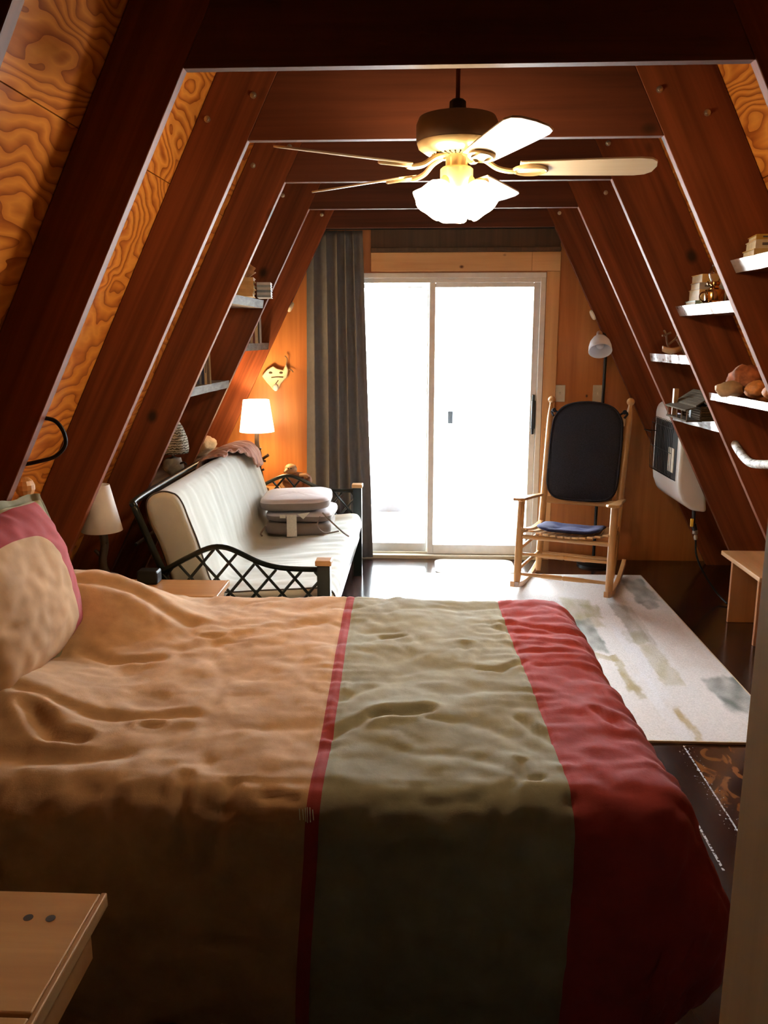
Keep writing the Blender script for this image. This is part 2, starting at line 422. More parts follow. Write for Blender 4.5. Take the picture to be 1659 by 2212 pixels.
# ------------------------------------------------------------------ setting
b = MB().box((-2.6, YB, -.08), (2.8, YW+.12, 0)); struct(b.build('floor', M['floor'], loc=(0,0,0)))
b = MB().box((-2.6, YW, -.08), (-.69, YW+.12, ZC+.1)); b.box((.842, YW, -.08), (2.8, YW+.12, ZC+.1)); b.box((-.69, YW, 2.032), (.842, YW+.12, ZC+.1))
struct(b.build('wall_back', M['endwall']))
b = MB().box((-2.6, .56, -.08), (-.52, .64, ZC+.1)).box((.41, .56, -.08), (2.8, .64, ZC+.1)); struct(b.build('wall_light_block', M['darkwall']))  # unseen dark partition added to keep fill light off the bed's near side
b = MB().box((-2.6, YB-.1, -.08), (2.8, YB, ZC+.1)); struct(b.build('wall_rear', M['darkwall']))
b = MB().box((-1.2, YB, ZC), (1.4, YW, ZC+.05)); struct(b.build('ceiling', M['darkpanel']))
for side, nm in ((-1, 'wall_left'), (1, 'wall_right')):
    b = MB()
    for z0, z1, bk_ in ((-.08, 2.165, 0), (2.168, ZC+.1, 0), (2.10, 2.24, .031)):  # last slab: unseen backing added to block sky light at the seam
        x0 = xi(z0, side)+side*(HOFF[side]+bk_); x1 = xi(z1, side)+side*(HOFF[side]+bk_)
        vs = [(x0, YB, z0), (x0, YW, z0), (x1, YW, z1), (x1, YB, z1)]
        vo = [(x+side*.03, y, z) for x, y, z in vs]
        b.add(vs+vo, [(0,1,2,3),(4,7,6,5),(0,4,5,1),(2,6,7,3),(0,3,7,4),(1,5,6,2)])
    struct(b.build(nm, M['plyY']))

ORD = ['behind the camera side', 'closest to the camera', 'second from the camera', 'third from the camera', 'fourth from the camera', 'fifth from the camera', 'against the end wall']
def rafter(k, side):
    y = YK[k]; z0, z1 = 0.0, ZC
    wd = 'left' if side < 0 else 'right'
    if k <= 1: lab = f'dark stained rafter board at the very edge of the picture on the {wd} slope'
    elif k == 2: lab = f'nearly black {wd} rafter nearest the bed, its broad face unlit'
    elif k == 6: lab = f'last dark {wd} rafter standing right against the end wall'
    elif k == 3: lab = f'reddish brown {wd} rafter beside the ceiling fan, first one with a lit face'
    elif k == 4: lab = f'reddish brown {wd} rafter just beyond the ceiling fan, holding shelf ends'
    else: lab = f'reddish brown {wd} rafter next to last before the end wall'
    ax = Vector((xi(1, side)-xi(0, side), 0, 1)).normalized()
    # local frame: X along the board, Y thickness, Z outward
    outw = Vector((side, 0, 0)); outw = (outw - ax*outw.dot(ax)).normalized()
    org = Vector((xi(0, side), y, 0))
    L = (ZC)/ax.z; D = .200 if side < 0 else .257
    Mx = frame(org, ax, Vector((0,1,0)), outw)
    # trimmed plumb/level at floor and ceiling
    def on(z, d):
        t = (z - (outw*d).z)/ax.z; return Mx.inverted() @ (org + ax*t + outw*d)
    vs = []
    for yy in (0, TH):
        for (z, d) in ((z0, 0), (z1, 0), (z1, D), (z0, D)):
            p = on(z, d); vs.append((p.x, yy, p.z))
    b = MB().add(vs, [(0,1,2,3),(4,7,6,5),(0,4,5,1),(1,5,6,2),(2,6,7,3),(3,7,4,0)])
    o = b.build('rafter', M['rafterX'], loc=(0,0,0), bevel=.002, seg=1)
    o.matrix_world = Mx; o['_w'] = (0,0,0)
    tag(o, lab, 'rafter', 'rafters of the '+wd+' slope')
    if k >= 3:
        for (zz, d) in ((2.47 if k < 6 else 2.38, .045), (2.39, .165)) if k != 6 else ((2.40, .06),):
            p = on(zz, d)
            Mb = frame((p.x, -.001, p.z), (1,0,0), (0,0,1), (0,-1,0))
            bb = MB().lathe([(.0125, 0), (.0125, .002), (.008, .003), (.008, .009), (.006, .010)], n=10, M=Mb.to_3x3().to_4x4(), c=(p.x, -.001, p.z))
            bo = bb.build('bolt_head', M['steel'], o, loc=(0,0,0), smooth=True)
    return o
COLLAB = ['','', 'nearly black collar beam across the top of the picture', 'dark red collar beam directly behind the ceiling fan motor',
          'dark collar beam behind the fan lights, second beyond the fan', 'dark collar beam next to last before the end wall', 'last collar beam just above the curtain and door']
for k in range(1, 7):
    rafter(k, -1); rafter(k, 1)
    y = YK[k]
    b = MB().box((xi(HC, -1)-.10, y+TH*.0, HC), (xi(HC, 1)+.10, y+TH*.98, ZC-.002))
    # ends cut along the slope and lapped between the two rafters
    zt = ZC-.002
    vs = []
    for yy in (y+.001, y+TH-.001):
        vs += [(xi(HC,-1)+.0005, yy, HC), (xi(HC,1)-.0005, yy, HC), (xi(zt,1)-.0005, yy, zt), (xi(zt,-1)+.0005, yy, zt)]
    b = MB().add(vs, [(0,1,2,3),(4,7,6,5),(0,4,5,1),(1,5,6,2),(2,6,7,3),(3,7,4,0)])
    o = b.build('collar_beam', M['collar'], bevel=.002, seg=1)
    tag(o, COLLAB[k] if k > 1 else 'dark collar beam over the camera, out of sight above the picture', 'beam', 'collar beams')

# trims on the end wall
b = MB().box((-.36, YW-.018, 2.04), (.74, YW, 2.165)).box((.7405, YW-.018, 2.04), (.935, YW, 2.165)); struct(b.build('trim_1', M['pineX'], bevel=.003))
b = MB().box((.845, YW-.018, 0), (.935, YW, 2.038)); struct(b.build('trim_2', M['pineZ'], bevel=.003))
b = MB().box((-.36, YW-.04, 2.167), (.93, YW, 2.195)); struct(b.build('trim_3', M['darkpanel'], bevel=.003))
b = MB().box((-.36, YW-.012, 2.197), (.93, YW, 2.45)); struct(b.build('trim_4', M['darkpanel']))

# sliding glass door
d = bpy.data.objects.new('door_1', None); COL.objects.link(d); d.location = (.08, YW, 0); d['_w'] = (.08, YW, 0); struct(d)
b = MB().box((-.69, YW-.012, 1.995), (.842, YW+.1, 2.031)).box((-.69, YW-.012, 0), (-.655, YW+.1, 1.995)).box((.805, YW-.012, 0), (.842, YW+.1, 1.995))
b.box((-.655, YW-.004, 1.965), (.805, YW+.02, 1.995))
b.build('door_frame', M['whitepaint'], d, bevel=.003)
b = MB().box((-.69, YW-.03, 0), (.842, YW+.1, .028)).box((-.69, YW+.02, .028), (.842, YW+.03, .042)); b.build('threshold', M['ivory'], d, bevel=.002)
def panel(name, x0, x1, y, st, top, bot):
    b = MB().box((x0, y, .03), (x0+st, y+.03, 1.965)).box((x1-st*1.0, y, .03), (x1, y+.03, 1.965))
    b.box((x0+st, y, .03), (x1-st, y+.03, .03+bot)).box((x0+st, y, 1.965-top), (x1-st, y+.03, 1.965))
    p = b.build(name, M['whitepaint'], d, bevel=.003)
    g = MB().box((x0+st, y+.013, .03+bot), (x1-st, y+.017, 1.965-top)); g.build('glass_pane', M['glass'], p)
    return p
panel('fixed_panel', -.655, .07, YW+.05, .04, .03, .07)
sp = panel('sliding_panel', .045, .805, YW+.008, .042, .03, .07)
b = MB().box((.772, YW-.022, .96), (.798, YW+.008, 1.16)).box((.776, YW-.012, .92), (.794, YW+.008, 1.20)); b.build('door_handle', M['charcoal'], sp, bevel=.004)
b = MB().box((.21, YW+.092, .03), (.232, YW+.104, 1.965)); b.build('screen_stile', M['screenstile'], d)
b = MB().box((.185, YW+.085, .985), (.222, YW+.106, 1.075)); b.build('screen_handle', M['charcoal'], d, bevel=.006)

# outside: deck and a few things on it
b = MB().box((-6, YW+.125, -.2), (6, 14, -.06)); struct(b.build('ground_deck', M['deck'], loc=(0,0,0)))
b = MB().lathe([(.16,-.06),(.19,.0),(.20,.18),(.19,.30),(.13,.38),(.03,.41)], (-.31, 8.0, 0), 20, wob=lambda a,z: 1+.03*math.sin(5*a+z*9))
tag(b.build('covered_grill', M['cover'], smooth=True), 'small grey covered barbecue on the deck, seen through the left glass pane', 'grill')
t = thing('hanging_feeder', (-.21, 7.6, 1.6), 'little dark feeder hanging outside behind the left glass pane', 'bird feeder')
MB().lathe([(.005,1.57),(.028,1.575),(.028,1.62),(.01,1.66)], (-.21,7.6,0), 12).build('reservoir', M['cover'], t, smooth=True)
MB().tube([(-.21,7.6,1.65),(-.21,7.6,2.6)], .003, 6).build('cord', M['cover'], t)
MB().tube(spline([(-.6,7.6,2.62),(-.2,7.6,2.6),(.4,7.62,2.64)],4), .02, 6).build('hanger_arm', M['cover'], t)

# switch plates
for i, x in enumerate((.968, 1.232)):
    t = thing('switch_plate', (x, YW, 1.15), ['ivory switch plate on the end wall beside the door casing', 'ivory outlet plate on the end wall just left of the lamp pole'][i], 'switch plate', 'wall plates by the door')
    MB().box((x-.036, YW-.007, 1.15), (x+.036, YW, 1.268)).build('plate', M['ivory'], t, bevel=.003)
    MB().box((x-.006, YW-.016, 1.200), (x+.006, YW-.007, 1.218)).build('toggle', M['ivory'], t, bevel=.002)
t = thing('wall_outlet', (1.21, YW, .52), 'dark outlet on the end wall behind the rocking chair seat', 'outlet')
MB().box((1.165, YW-.006, .50), (1.235, YW, .61)).build('plate', M['charcoal'], t, bevel=.003)
MB().box((1.185, YW-.03, .52), (1.21, YW-.006, .55)).build('plug', M['black'], t, bevel=.003)

# ------------------------------------------------------------------ ceiling fan
FX, FY, FZ = .105, 2.85, 2.12
fan = thing('ceiling_fan', (FX, FY, ZC), 'brass ceiling fan with five pale blades and lit tulip shades', 'ceiling fan')
MB().lathe([(.065,ZC-.05),(.07,ZC-.02),(.07,ZC)], (FX,FY,0), 24).build('canopy', M['black'], fan, smooth=True)
MB().lathe([(.007,2.28),(.007,ZC-.04)], (FX,FY,0), 12).build('downrod', M['collar'], fan, smooth=True)
MB().lathe([(.024,2.285),(.027,2.30),(.026,2.33),(.018,2.337),(.008,2.338)], (FX,FY,0), 16).build('rod_coupling', M['black'], fan, smooth=True)
MB().lathe([(.128,2.205),(.131,2.215),(.131,2.262),(.122,2.282),(.08,2.293),(.02,2.297)], (FX,FY,0), 40).build('motor_housing', M['fanbody'], fan, smooth=True)
b = MB().lathe([(.040,2.170),(.068,2.168),(.10,2.176),(.124,2.192),(.129,2.206)], (FX,FY,0), 40, caps=True)
dish = b.build('motor_dish', M['goldbrass'], fan, smooth=True)
b = MB()
for i in range(30):
    a = 2*PI*i/30; R = Matrix.Rotation(a, 4, 'Z'); R.translation = (FX,FY,0)
    b.box((.052,-.002,2.1675),(.082,.002,2.171), R)
b.build('vent_slot', M['black'], dish)
MB().lathe([(.036,2.132),(.036,2.172)], (FX,FY,0), 24).lathe([(.050,2.066),(.053,2.072),(.053,2.128),(.046,2.134)], (FX,FY,0), 28).build('switch_housing', M['goldbrass'], fan, smooth=True)
def blade_outline():
    pts = []
    prof = [(.20,.050),(.30,.056),(.45,.063),(.57,.067),(.605,.060),(.625,.040),(.632,.0)]
    up = [(x, w) for x, w in prof]; dn = [(x, -w) for x, w in reversed(prof[:-1])]
    return up+dn
p12 = math.radians(12)
for i in range(5):
    a = math.radians(72*i - 2)
    d_ = Vector((math.cos(a), math.sin(a), 0)); t_ = Vector((-math.sin(a), math.cos(a), 0))
    tt = t_*math.cos(p12) + Vector((0,0,-math.sin(p12))); nn = d_.cross(tt)
    Mx = frame((FX, FY, FZ+.006), d_, tt, nn)
    b = MB().prism(blade_outline(), 0, .006)
    o = b.build('fan_blade', M['blade'], fan, loc=(0,0,0), bevel=.0015, seg=1)
    o.matrix_local = Matrix.Translation(-Vector(fan['_w'])) @ Mx
    bi = MB()
    path = spline([(.045,0,.045),(.09,0,.030),(.13,0,.004),(.17,0,-.006),(.19,0,-.005)], 5)
    bi.tube(path, .009, 8)
    ring = [(.235+.052*math.cos(q), .034*math.sin(q), -.004) for q in [2*PI*j/24 for j in range(24)]]
    bi.tube(ring, .006, 6, closed=True)
    bi.prism([(.19,-.02),(.285,-.012),(.285,.012),(.19,.02)], -.006, -.001)
    io = bi.build('blade_iron', M['goldbrass'], o, loc=(0,0,0), smooth=True)
for i, a in enumerate((math.radians(218), math.radians(338), math.radians(98))):
    dv = Vector((math.cos(a), math.sin(a), 0)); ti = math.radians(40)
    axd = (dv*math.sin(ti) + Vector((0,0,-math.cos(ti)))).normalized()
    side = Vector((-math.sin(a), math.cos(a), 0)); n3 = axd.cross(side)
    base = Vector((FX, FY, 2.078)) + dv*.045
    Mx = frame((0,0,0), side, n3, axd)
    wob = lambda q, z: 1 + (.07*sstep(.04,.088,z))*math.cos(6*q)
    b = MB().lathe([(.018,.0),(.03,.009),(.046,.027),(.052,.046),(.056,.065),(.067,.088)], base, 36, M=Mx, caps=False, wob=wob)
    sh = b.build('tulip_shade', M['fanshade'], fan, smooth=True)
    md = sh.modifiers.new('Solidify', 'SOLIDIFY'); md.thickness = .003
    MB().lathe([(.020,-.025),(.024,-.02),(.024,.004),(.02,.008)], base, 18, M=Mx).build('shade_fitter', M['goldbrass'], fan, smooth=True)
    MB().ball(base+axd*.045, .020, 14, sc=(1,1,1.3)).build('bulb', M['bulb'], fan, smooth=True)

# ------------------------------------------------------------------ bed
BZ = .628
XF, YN, YF = .475, 1.69, 2.99
bed = thing('bed', (-.45, 2.36, 0), 'wide bed with pine headboard standing crosswise under the rafters', 'bed')
def pillowbox(lo, hi, r):
    return MB().box(lo, hi)
MB().box((-1.40, YN+.02, .34), (XF, YF-.0, .595)).build('mattress', M['sheet'], bed, bevel=.06, seg=4, smooth=True)
MB().box((-1.42, YN+.04, .17), (XF-.02, YF-.02, .335)).build('bed_base', M['charcoal'], bed, bevel=.02)
for x in (-1.32, .36):
    for y in (YN+.12, YF-.12): MB().lathe([(.03,0),(.03,.17)], (x,y,0), 14).build('leg', M['black'], bed)
b = MB().box((-1.46, YN-.02, .25), (-1.43, YF+.02, .665)); b.build('headboard', M['tablepine'], bed, bevel=.008)
for y in (YN-.03, YF-.06):
    MB().box((-1.485, y-.02, 0), (-1.43, y+.035, 1.03)).ball((-1.458, y+.008, 1.06), .036, 14, sc=(1,1,1.1)).build('headboard_post', M['tablepine'], bed, bevel=.008)

CREASE = [([(-.11,2.01),(.02,2.05)],-.022,.020),([(-.21,2.11),(-.14,2.19)],-.008,.02),([(-.22,1.91),(-.1,2.02)],-.012,.022),
 ([(-.12,2.59),(-.06,2.61)],-.012,.016),([(.15,2.55),(.13,2.41)],-.006,.015),([(.18,2.34),(.24,2.32),(.32,2.4)],-.009,.013),
 ([(.26,2.01),(.32,1.9)],-.010,.016),([(.24,1.79),(.23,1.71),(.27,1.71)],-.010,.012),([(-1.01,1.95),(-.91,1.85),(-.84,1.85)],-.030,.024),
 ([(-.71,1.94),(-.67,1.93)],-.012,.014),([(-.71,2.56),(-.67,2.57)],-.012,.016),([(-.99,2.95),(-.94,2.98)],-.02,.02),
 ([(.47,2.07),(.51,1.98)],-.014,.018),([(.30,2.75),(.52,2.66)],-.009,.016),([(.32,2.49),(.5,2.48)],-.008,.016),([(.33,2.62),(.5,2.57)],.006,.016),
 ([(-.53,1.69),(-.51,1.50)],-.015,.016),([(-.42,1.68),(-.46,1.48)],-.016,.016),([(-.37,1.66),(-.43,1.45)],.008,.018),([(.14,1.52),(.21,1.69)],-.010,.016),
 ([(-.35,1.64),(-.27,1.63)],-.008,.012),([(-1.42,2.55),(-1.22,2.66),(-.99,2.72),(-.8,2.66)],-.022,.035),([(-1.05,2.4),(-.94,2.34),(-.8,2.36)],-.014,.022),
 ([(-1.11,2.03),(-.85,1.96),(-.6,2.0)],-.012,.022),([(-1.2,1.8),(-.9,1.75),(-.7,1.78)],-.012,.03),([(-.75,2.45),(-.5,2.62),(-.35,2.75)],-.008,.03),
 ([(-1.2,1.70),(1,1.70)],.0012,.008),([(-.95,1.62),(-.97,1.35)],-.014,.022),([(-.78,1.62),(-.8,1.3)],.012,.03),([(-.66,1.6),(-.6,1.3)],-.010,.025),
 ([(.33,1.64),(.335,1.30)],-.014,.02),([(-1.1,1.60),(-1.12,1.3)],.012,.03)]
def segd(px, py, a, b):
    ax, ay = a; bx, by = b; dx, dy = bx-ax, by-ay
    t = ((px-ax)*dx+(py-ay)*dy)/(dx*dx+dy*dy); t = max(0, min(1, t))
    return math.hypot(px-ax-t*dx, py-ay-t*dy)
def crease(x, y):
    h = 0
    for pl, amp, w in CREASE:
        d = min(segd(x, y, pl[i], pl[i+1]) for i in range(len(pl)-1))
        if d < 3.5*w:
            h += .72*amp*(math.exp(-(d/w)**2) - .45*math.exp(-((d-1.6*w)/w)**2))
    return h
def humps(x, y):
    def bell(cx, cy, rx, ry, h):
        q = math.sqrt(((x-cx)/rx)**2 + ((y-cy)/ry)**2); return h*(1-sstep(.12, 1.0, q))
    def se(cx, cy, rx, ry, h, p=2.6):
        q = (abs((x-cx)/rx)**p + abs((y-cy)/ry)**p); return h*max(0, 1-q)**.62
    return max(bell(-1.22, 2.72, .52, .40, .16), bell(-1.27, 2.05, .50, .40, .07))
S0, S1, T0, T1 = -1.41, XF+.58, YN-.66, YF+.42
bounds = [S0, -.28, -.250, .292, S1]
ss = []
for i in range(4):
    n = max(2, int(round((bounds[i+1]-bounds[i])/.0115)))
    ss += [(bounds[i]+(bounds[i+1]-bounds[i])*k/n, i) for k in range(n)]
ss.append((S1, 3))
nt = int((T1-T0)/.0115); ts = [T0+(T1-T0)*k/nt for k in range(nt+1)]
RR = .10
def cloth(s, t):
    sk = .036*sstep(3.04, 1.69, t) - .03*sstep(1.65, 1.05, t) if t < 3.04 else 0
    sk += .02*sstep(-.1, .3, s)*sstep(1.9, 1.1, t)
    a = max(0, s-XF); bn = max(0, YN-t); bf = max(0, t-YF); b = max(bn, bf); sg = -1 if bn > 0 else 1
    cx, cy = min(s, XF), min(max(t, YN), YF)
    h = .010*nz(s*3.1, t*3.1, 1.3) + .006*nz(s*8, t*7, 4.2) + .0035*nz(s*19, t*15, 8.8) + .002*nz(s*40, t*34, 2.8)
    r1 = abs(nz(s*3.4+.6*nz(s*5, t*5), t*5.5, 11.0)); r2_ = abs(nz(s*7-t*3, t*8+s*2, 17.0))
    h += .0042*(min(1, r1*5)-.6) + .0024*(min(1, r2_*5)-.6)
    # fine gathers running off the stripe seams
    for sb in (-.265, .292):
        g = math.exp(-abs(s-sb)/.07); h += .0060*g*nz(s*2.0, t*34, sb*9)
    h += .006*sstep(.3, .42, s)*nz(s*3, t*17, 6.1)
    h -= .002*(abs(s+.265) < .004) + .004*math.exp(-((s-.292)/.006)**2) + .003*math.exp(-((s+.252)/.006)**2) + .003*math.exp(-((s+.28)/.006)**2)
    cr = crease(s+sk, t)
    if a == 0 and b == 0:
        return Vector((s+sk, t, BZ + h + cr + humps(s, t)))
    L = (a**4+b**4)**.25; hy = math.hypot(a, b); dx, dy = a/hy, sg*b/hy
    r = RR
    hemL = .60 if abs(dy) > abs(dx) else .56
    if L < r*PI/2:
        ph = L/r; o = r*math.sin(ph); d = r*(1-math.cos(ph))
    else:
        q = L-r*PI/2; d = r+q; ph = PI/2
        o = r + (.085*dx*dx+.012*dy*dy+.10*dx*dx*dy*dy)*math.sin(min(1, q/.46)*PI)
        o += (.016*nz(s*4.5, 3.3, 0)+.012*nz(s*11, 5.1, t*.8))*sstep(0, .4, q)*dy*dy + (.012*nz(7.7, t*6, 0))*sstep(0, .3, q)*dx*dx
    zmax = BZ-.035-(.07*dx*dx)
    if d > zmax-.06: d = zmax-.06 + .06*math.tanh((d-zmax+.06)/.06)
    hp = humps(s, t)*math.exp(-L/.08) if L > 0 else 0
    n = Vector((dx*math.sin(ph), dy*math.sin(ph), math.cos(ph)))
    fold = h*(1.2) + cr
    p = Vector((cx+sk+dx*o, cy+dy*o, BZ-d+hp)) + n*fold
    if p.z < .02: p.z = .02
    return p
b = MB(); vs = [cloth(s, t) for s, _ in ss for t in ts]; nT = len(ts)
fs = []; mi = []
matmap = [0, 2, 1, 2]
for i in range(len(ss)-1):
    for j in range(nt):
        fs.append((i*nT+j, (i+1)*nT+j, (i+1)*nT+j+1, i*nT+j+1)); mi.append(matmap[ss[i][1]])
b.v = vs; b.f = fs; b.m = mi
cf = b.build('comforter', [M['tan'], M['sage'], M['brick']], smooth=True, angle=0)
md = cf.modifiers.new('Solidify', 'SOLIDIFY'); md.thickness = .014; md.offset = -1
tag(cf, 'rumpled tan, sage and brick red comforter draped over the bed to the floor', 'comforter')
b = MB()
for i in range(6):
    x = -.292+.006*i+random.uniform(-.002,.002); ll = random.uniform(.02,.045)
    pts = [cloth(x+.002*k, 1.585-ll/2*k+.012)+Vector((0,-.003,.002)) for k in (-1,0,1)]
    b.tube(pts, .0011, 5)
b.build('loose_thread', M['lint'], cf)

# sham leaning on the headboard
SU, SV = .74, .52
def sham_pt(u, v, side):
    # u along Y (0 near..1 far), v up
    uu, vv = 2*u-1, 2*v-1
    e = max(0, 1-abs(uu/.93)**2.6)*max(0, 1-abs(vv/.90)**2.6)
    th = .105*e**.55
    rnd = .10
    y = (u-.5)*SU*(1-.05*(vv*vv))
    z = (v-.5)*SV*(1-.09*(uu*uu)) + .01*nz(u*7, v*7)
    wob = .012*nz(u*4, v*4, 2)*e + .006*nz(u*14, v*14, 5) + .012*math.sin(u*40)*(1-e)*(abs(uu) > .9)
    ang = math.radians(16)
    n = Vector((math.cos(ang), 0, math.sin(ang)))
    upv = Vector((-math.sin(ang), 0, math.cos(ang)))
    c = Vector((-1.185, 2.245, .872))
    return c + Vector((0,1,0))*y + upv*z + n*(side*th + wob)
us = [0,.02,.04,.05]+[.05+.19*k/9 for k in range(1,10)]+[.24+.505*k/40 for k in range(1,41)]+[.745+.205*k/10 for k in range(1,11)]+[.96,.98,1]
vs_ = [0,.02,.05]+[.05+.15*k/6 for k in range(1,7)]+[.20+.58*k/40 for k in range(1,41)]+[.78+.16*k/7 for k in range(1,8)]+[.95,.97,1]
b = MB(); nu, nv = len(us), len(vs_)
for side in (1, -1):
    base = len(b.v); b.v += [tuple(sham_pt(u, v, side)) for u in us for v in vs_]
    for i in range(nu-1):
        for j in range(nv-1):
            um = (us[i]+us[i+1])/2; vm = (vs_[j]+vs_[j+1])/2
            # rounded inner border
            red = not (.24 < um < .745 and .20 < vm < .78)
            if not red and um > .5 and vm > .5:
                red = ((um-.5)/.245)**2.2+((vm-.5)/.28)**2.2 > 1
            b.f.append((base+i*nv+j, base+(i+1)*nv+j, base+(i+1)*nv+j+1, base+i*nv+j+1)); b.m.append(0)
def sham_field(u, v):
    a = (u-.4925)/.2525; c_ = (v-.49)/.29
    if u > .5 and v > .5: inner = ((u-.5)/.245)**2.3 + ((v-.5)/.28)**2.3 - 1
    else: inner = max(a, c_, 0)**2.3 - 1
    fl = max(abs(u-.5)/.45, abs(v-.495)/.445) - 1
    return (.5+inner*.2, .5+fl*.8, 0, 1)
def sham_mat():
    N = NT('banded_sham'); at = N.n('SeparateXYZ', {0: N.n('Attribute', attribute_name='Bands').outputs['Vector']})
    n1 = N.n('TexNoise', {'Vector': N.coords(), 'Scale': 9.0, 'Detail': 6.0}).outputs[0]
    k = N.ramp(n1, [(.3, (.8,.8,.8)), (.7, (1.15,1.15,1.15))])
    c = N.mix(N.math('GREATER_THAN', at.outputs[0], .5), (.56,.345,.18), (.36,.040,.042))
    c = N.mix(N.math('GREATER_THAN', at.outputs[1], .5), c, (.40,.37,.24))
    return N.bsdf(N.mix(1.0, c, k, 'MULTIPLY'), .9, bump=n1, bstr=.25)
flds = [sham_field(u, v) for _ in (0, 1) for u in us for v in vs_]
o = b.build('pillow_sham', sham_mat(), smooth=True, angle=0)
o.data.color_attributes.new('Bands', 'FLOAT_COLOR', 'POINT').data.foreach_set('color', [q for c in flds for q in c])
tag(o, 'tan pillow sham with brick red border leaning on the headboard', 'pillow')

# ------------------------------------------------------------------ nightstands
def nightstand(name, x0, x1, y0, y1, h, label):
    t = thing(name, ((x0+x1)/2, (y0+y1)/2, 0), label, 'nightstand', 'pine nightstands beside the bed')
    ym = y0+(y1-y0)*.28
    b = MB().box((x0, ym+.004, h-.022), (x1-.012, y1, h)).box((x0, y0, h-.022), (x1-.012, ym-.004, h))
    top = b.build('table_top', M['tablepine'], t, bevel=.003)
    MB().box((x1-.0118, y0-.002, h-.026), (x1, y1+.001, h+.0015)).build('edge_strip', M['tableedge'], t, bevel=.003)
    for (px, py) in ((x1-.115, y1-.07), (x1-.075, y1-.07)) if y0 < 2 else ():
        MB().lathe([(.0085, h-.004), (.0085, h+.0006), (.0, h+.0008)], (px, py, 0), 14).build('screw_hole', M['plaquedark'], top)
    MB().box((x0+.03, y0+.025, h-.10), (x1-.03, y0+.043, h-.023)).box((x0+.03, y1-.043, h-.10), (x1-.03, y1-.025, h-.023)).box((x1-.034, y0+.045, h-.10), (x1-.016, y1-.045, h-.023)).build('apron', M['tablepine'], t, bevel=.002)
    for x in (x0+.06, x1-.13):
        for y in (y0+.06, y1-.06): MB().box((x-.018, y-.018, 0), (x+.018, y+.018, h-.024)).build('leg', M['tablepine'], t, bevel=.003)
    return t
nightstand('nightstand', -1.12, -.57, .93, 1.319, .60, 'honey pine nightstand in the near left corner with two dark screw holes')
nightstand('nightstand', -1.44, -.83, 3.10, 3.43, .565, 'pine nightstand on the far side of the bed by the futon arm')

def frustum_shade(b, c, r0, r1, z0, z1, n=36):
    return b.lathe([(r0, z0), (r1, z1)], c, n, caps=False)
# unlit white lamp on the far nightstand
lx, ly = -1.372, 3.415
t = thing('table_lamp', (lx, ly, .566), 'unlit white cone shade lamp on branch stem beyond the bed', 'lamp')
sh = frustum_shade(MB(), (lx,ly,0), .086, .043, .785, .985).build('lamp_shade', M['shadecream'], t, smooth=True)
sh.modifiers.new('Solidify','SOLIDIFY').thickness = .002
MB().tube(spline([(lx,ly,.58),(lx-.008,ly,.65),(lx+.006,ly,.72),(lx,ly,.80)],5), [.022]*3+[.018]*13, 10).tube([(lx,ly,.66),(lx-.035,ly-.01,.70)], [.011,.007], 8).tube([(lx,ly,.71),(lx+.02,ly-.01,.735)], [.008,.005], 8).build('lamp_stem', M['branch'], t, smooth=True)
MB().lathe([(.06,.566),(.06,.58),(.045,.588)], (lx,ly,0), 20).build('lamp_base', M['branch'], t, smooth=True)
b = MB().box((-1.21, 3.34, .566), (-1.12, 3.41, .625)); tag(b.build('small_box', M['black'], bevel=.01, seg=3), 'small dark box lying beside the unlit white lamp', 'box')

# iron hoop on the nearest left rafter
b = MB().tube(spline([(-1.165,2.4256+TH+.006,1.362),(-1.150,2.475,1.360),(-1.118,2.485,1.348),(-1.095,2.485,1.312),(-1.095,2.485,1.274),(-1.128,2.485,1.241),(-1.176,2.48,1.226),(-1.225,2.4256+TH+.006,1.216)],6), .0065, 8)
tag(b.build('iron_hoop', M['black'], smooth=True), 'bent black iron hoop fixed to the dark nearest left rafter', 'hook')

# ------------------------------------------------------------------ futon
FUT = thing('futon', (-.85, 4.5, 0), 'futon sofa with black lattice arms and thick natural cotton mattress', 'sofa')
XP, XB, ZP = -.43, -1.21, .61
def ztop(x):
    return .586 + .10*math.exp(-((x+.90)/.165)**2)*(1 if x > -.90 else 1) - .03*sstep(-1.05, -1.21, x)
def arm(y):
    f = MB()
    xs = [XP - (XP-XB)*i/36 for i in range(37)]
    f.tube([(x, y, ztop(x)) for x in xs], .0125, 8)
    f.box((XB, y-.011, .17), (XP, y+.011, .20))
    a = f.build('arm_frame', M['futonmetal'], FUT, smooth=True)
    l = MB()
    for sgn in (1, -1):
        for i in range(-3, 14):
            x0 = XB + i*.118
            pts = []
            for k in range(120):
                x = x0 + sgn*k*.006; z = .195 + k*.006*1.18
                if x < XB+.0 or x > XP-.0: 
                    if pts: break
                    continue
                if z > ztop(x)-.004: break
                pts.append((x, y+sgn*.003, z))
            if len(pts) > 3: l.tube([pts[0], pts[-1]], .0068, 6)
    for i in range(1, 8):   # bars that start on the posts
        pass
    l.build('lattice', M['futonmetal'], a)
    p = MB().box((XP-.029, y-.029, 0), (XP+.029, y+.029, ZP)).build('front_post', M['futonmetal'], FUT, bevel=.003)
    MB().box((XP-.036, y-.036, ZP), (XP+.036, y+.036, ZP+.024)).build('wood_cap', M['oakX'], p, bevel=.004)
    MB().box((XB-.022, y-.022, 0), (XB+.022, y+.022, ztop(XB)+.01)).build('back_post', M['futonmetal'], FUT, bevel=.003)
arm(3.54); arm(5.47)
b = MB().box((XP-.02, 3.57, .265), (XP+.015, 5.44, .315)).box((-1.10, 3.57, .265), (-1.06, 5.44, .315)).box((-1.07,3.575,.27),(-.45,3.605,.31)).box((-1.07,5.405,.27),(-.45,5.435,.31))
b.build('seat_frame', M['futonmetal'], FUT, bevel=.004)
yA, yB = 3.585, 5.425
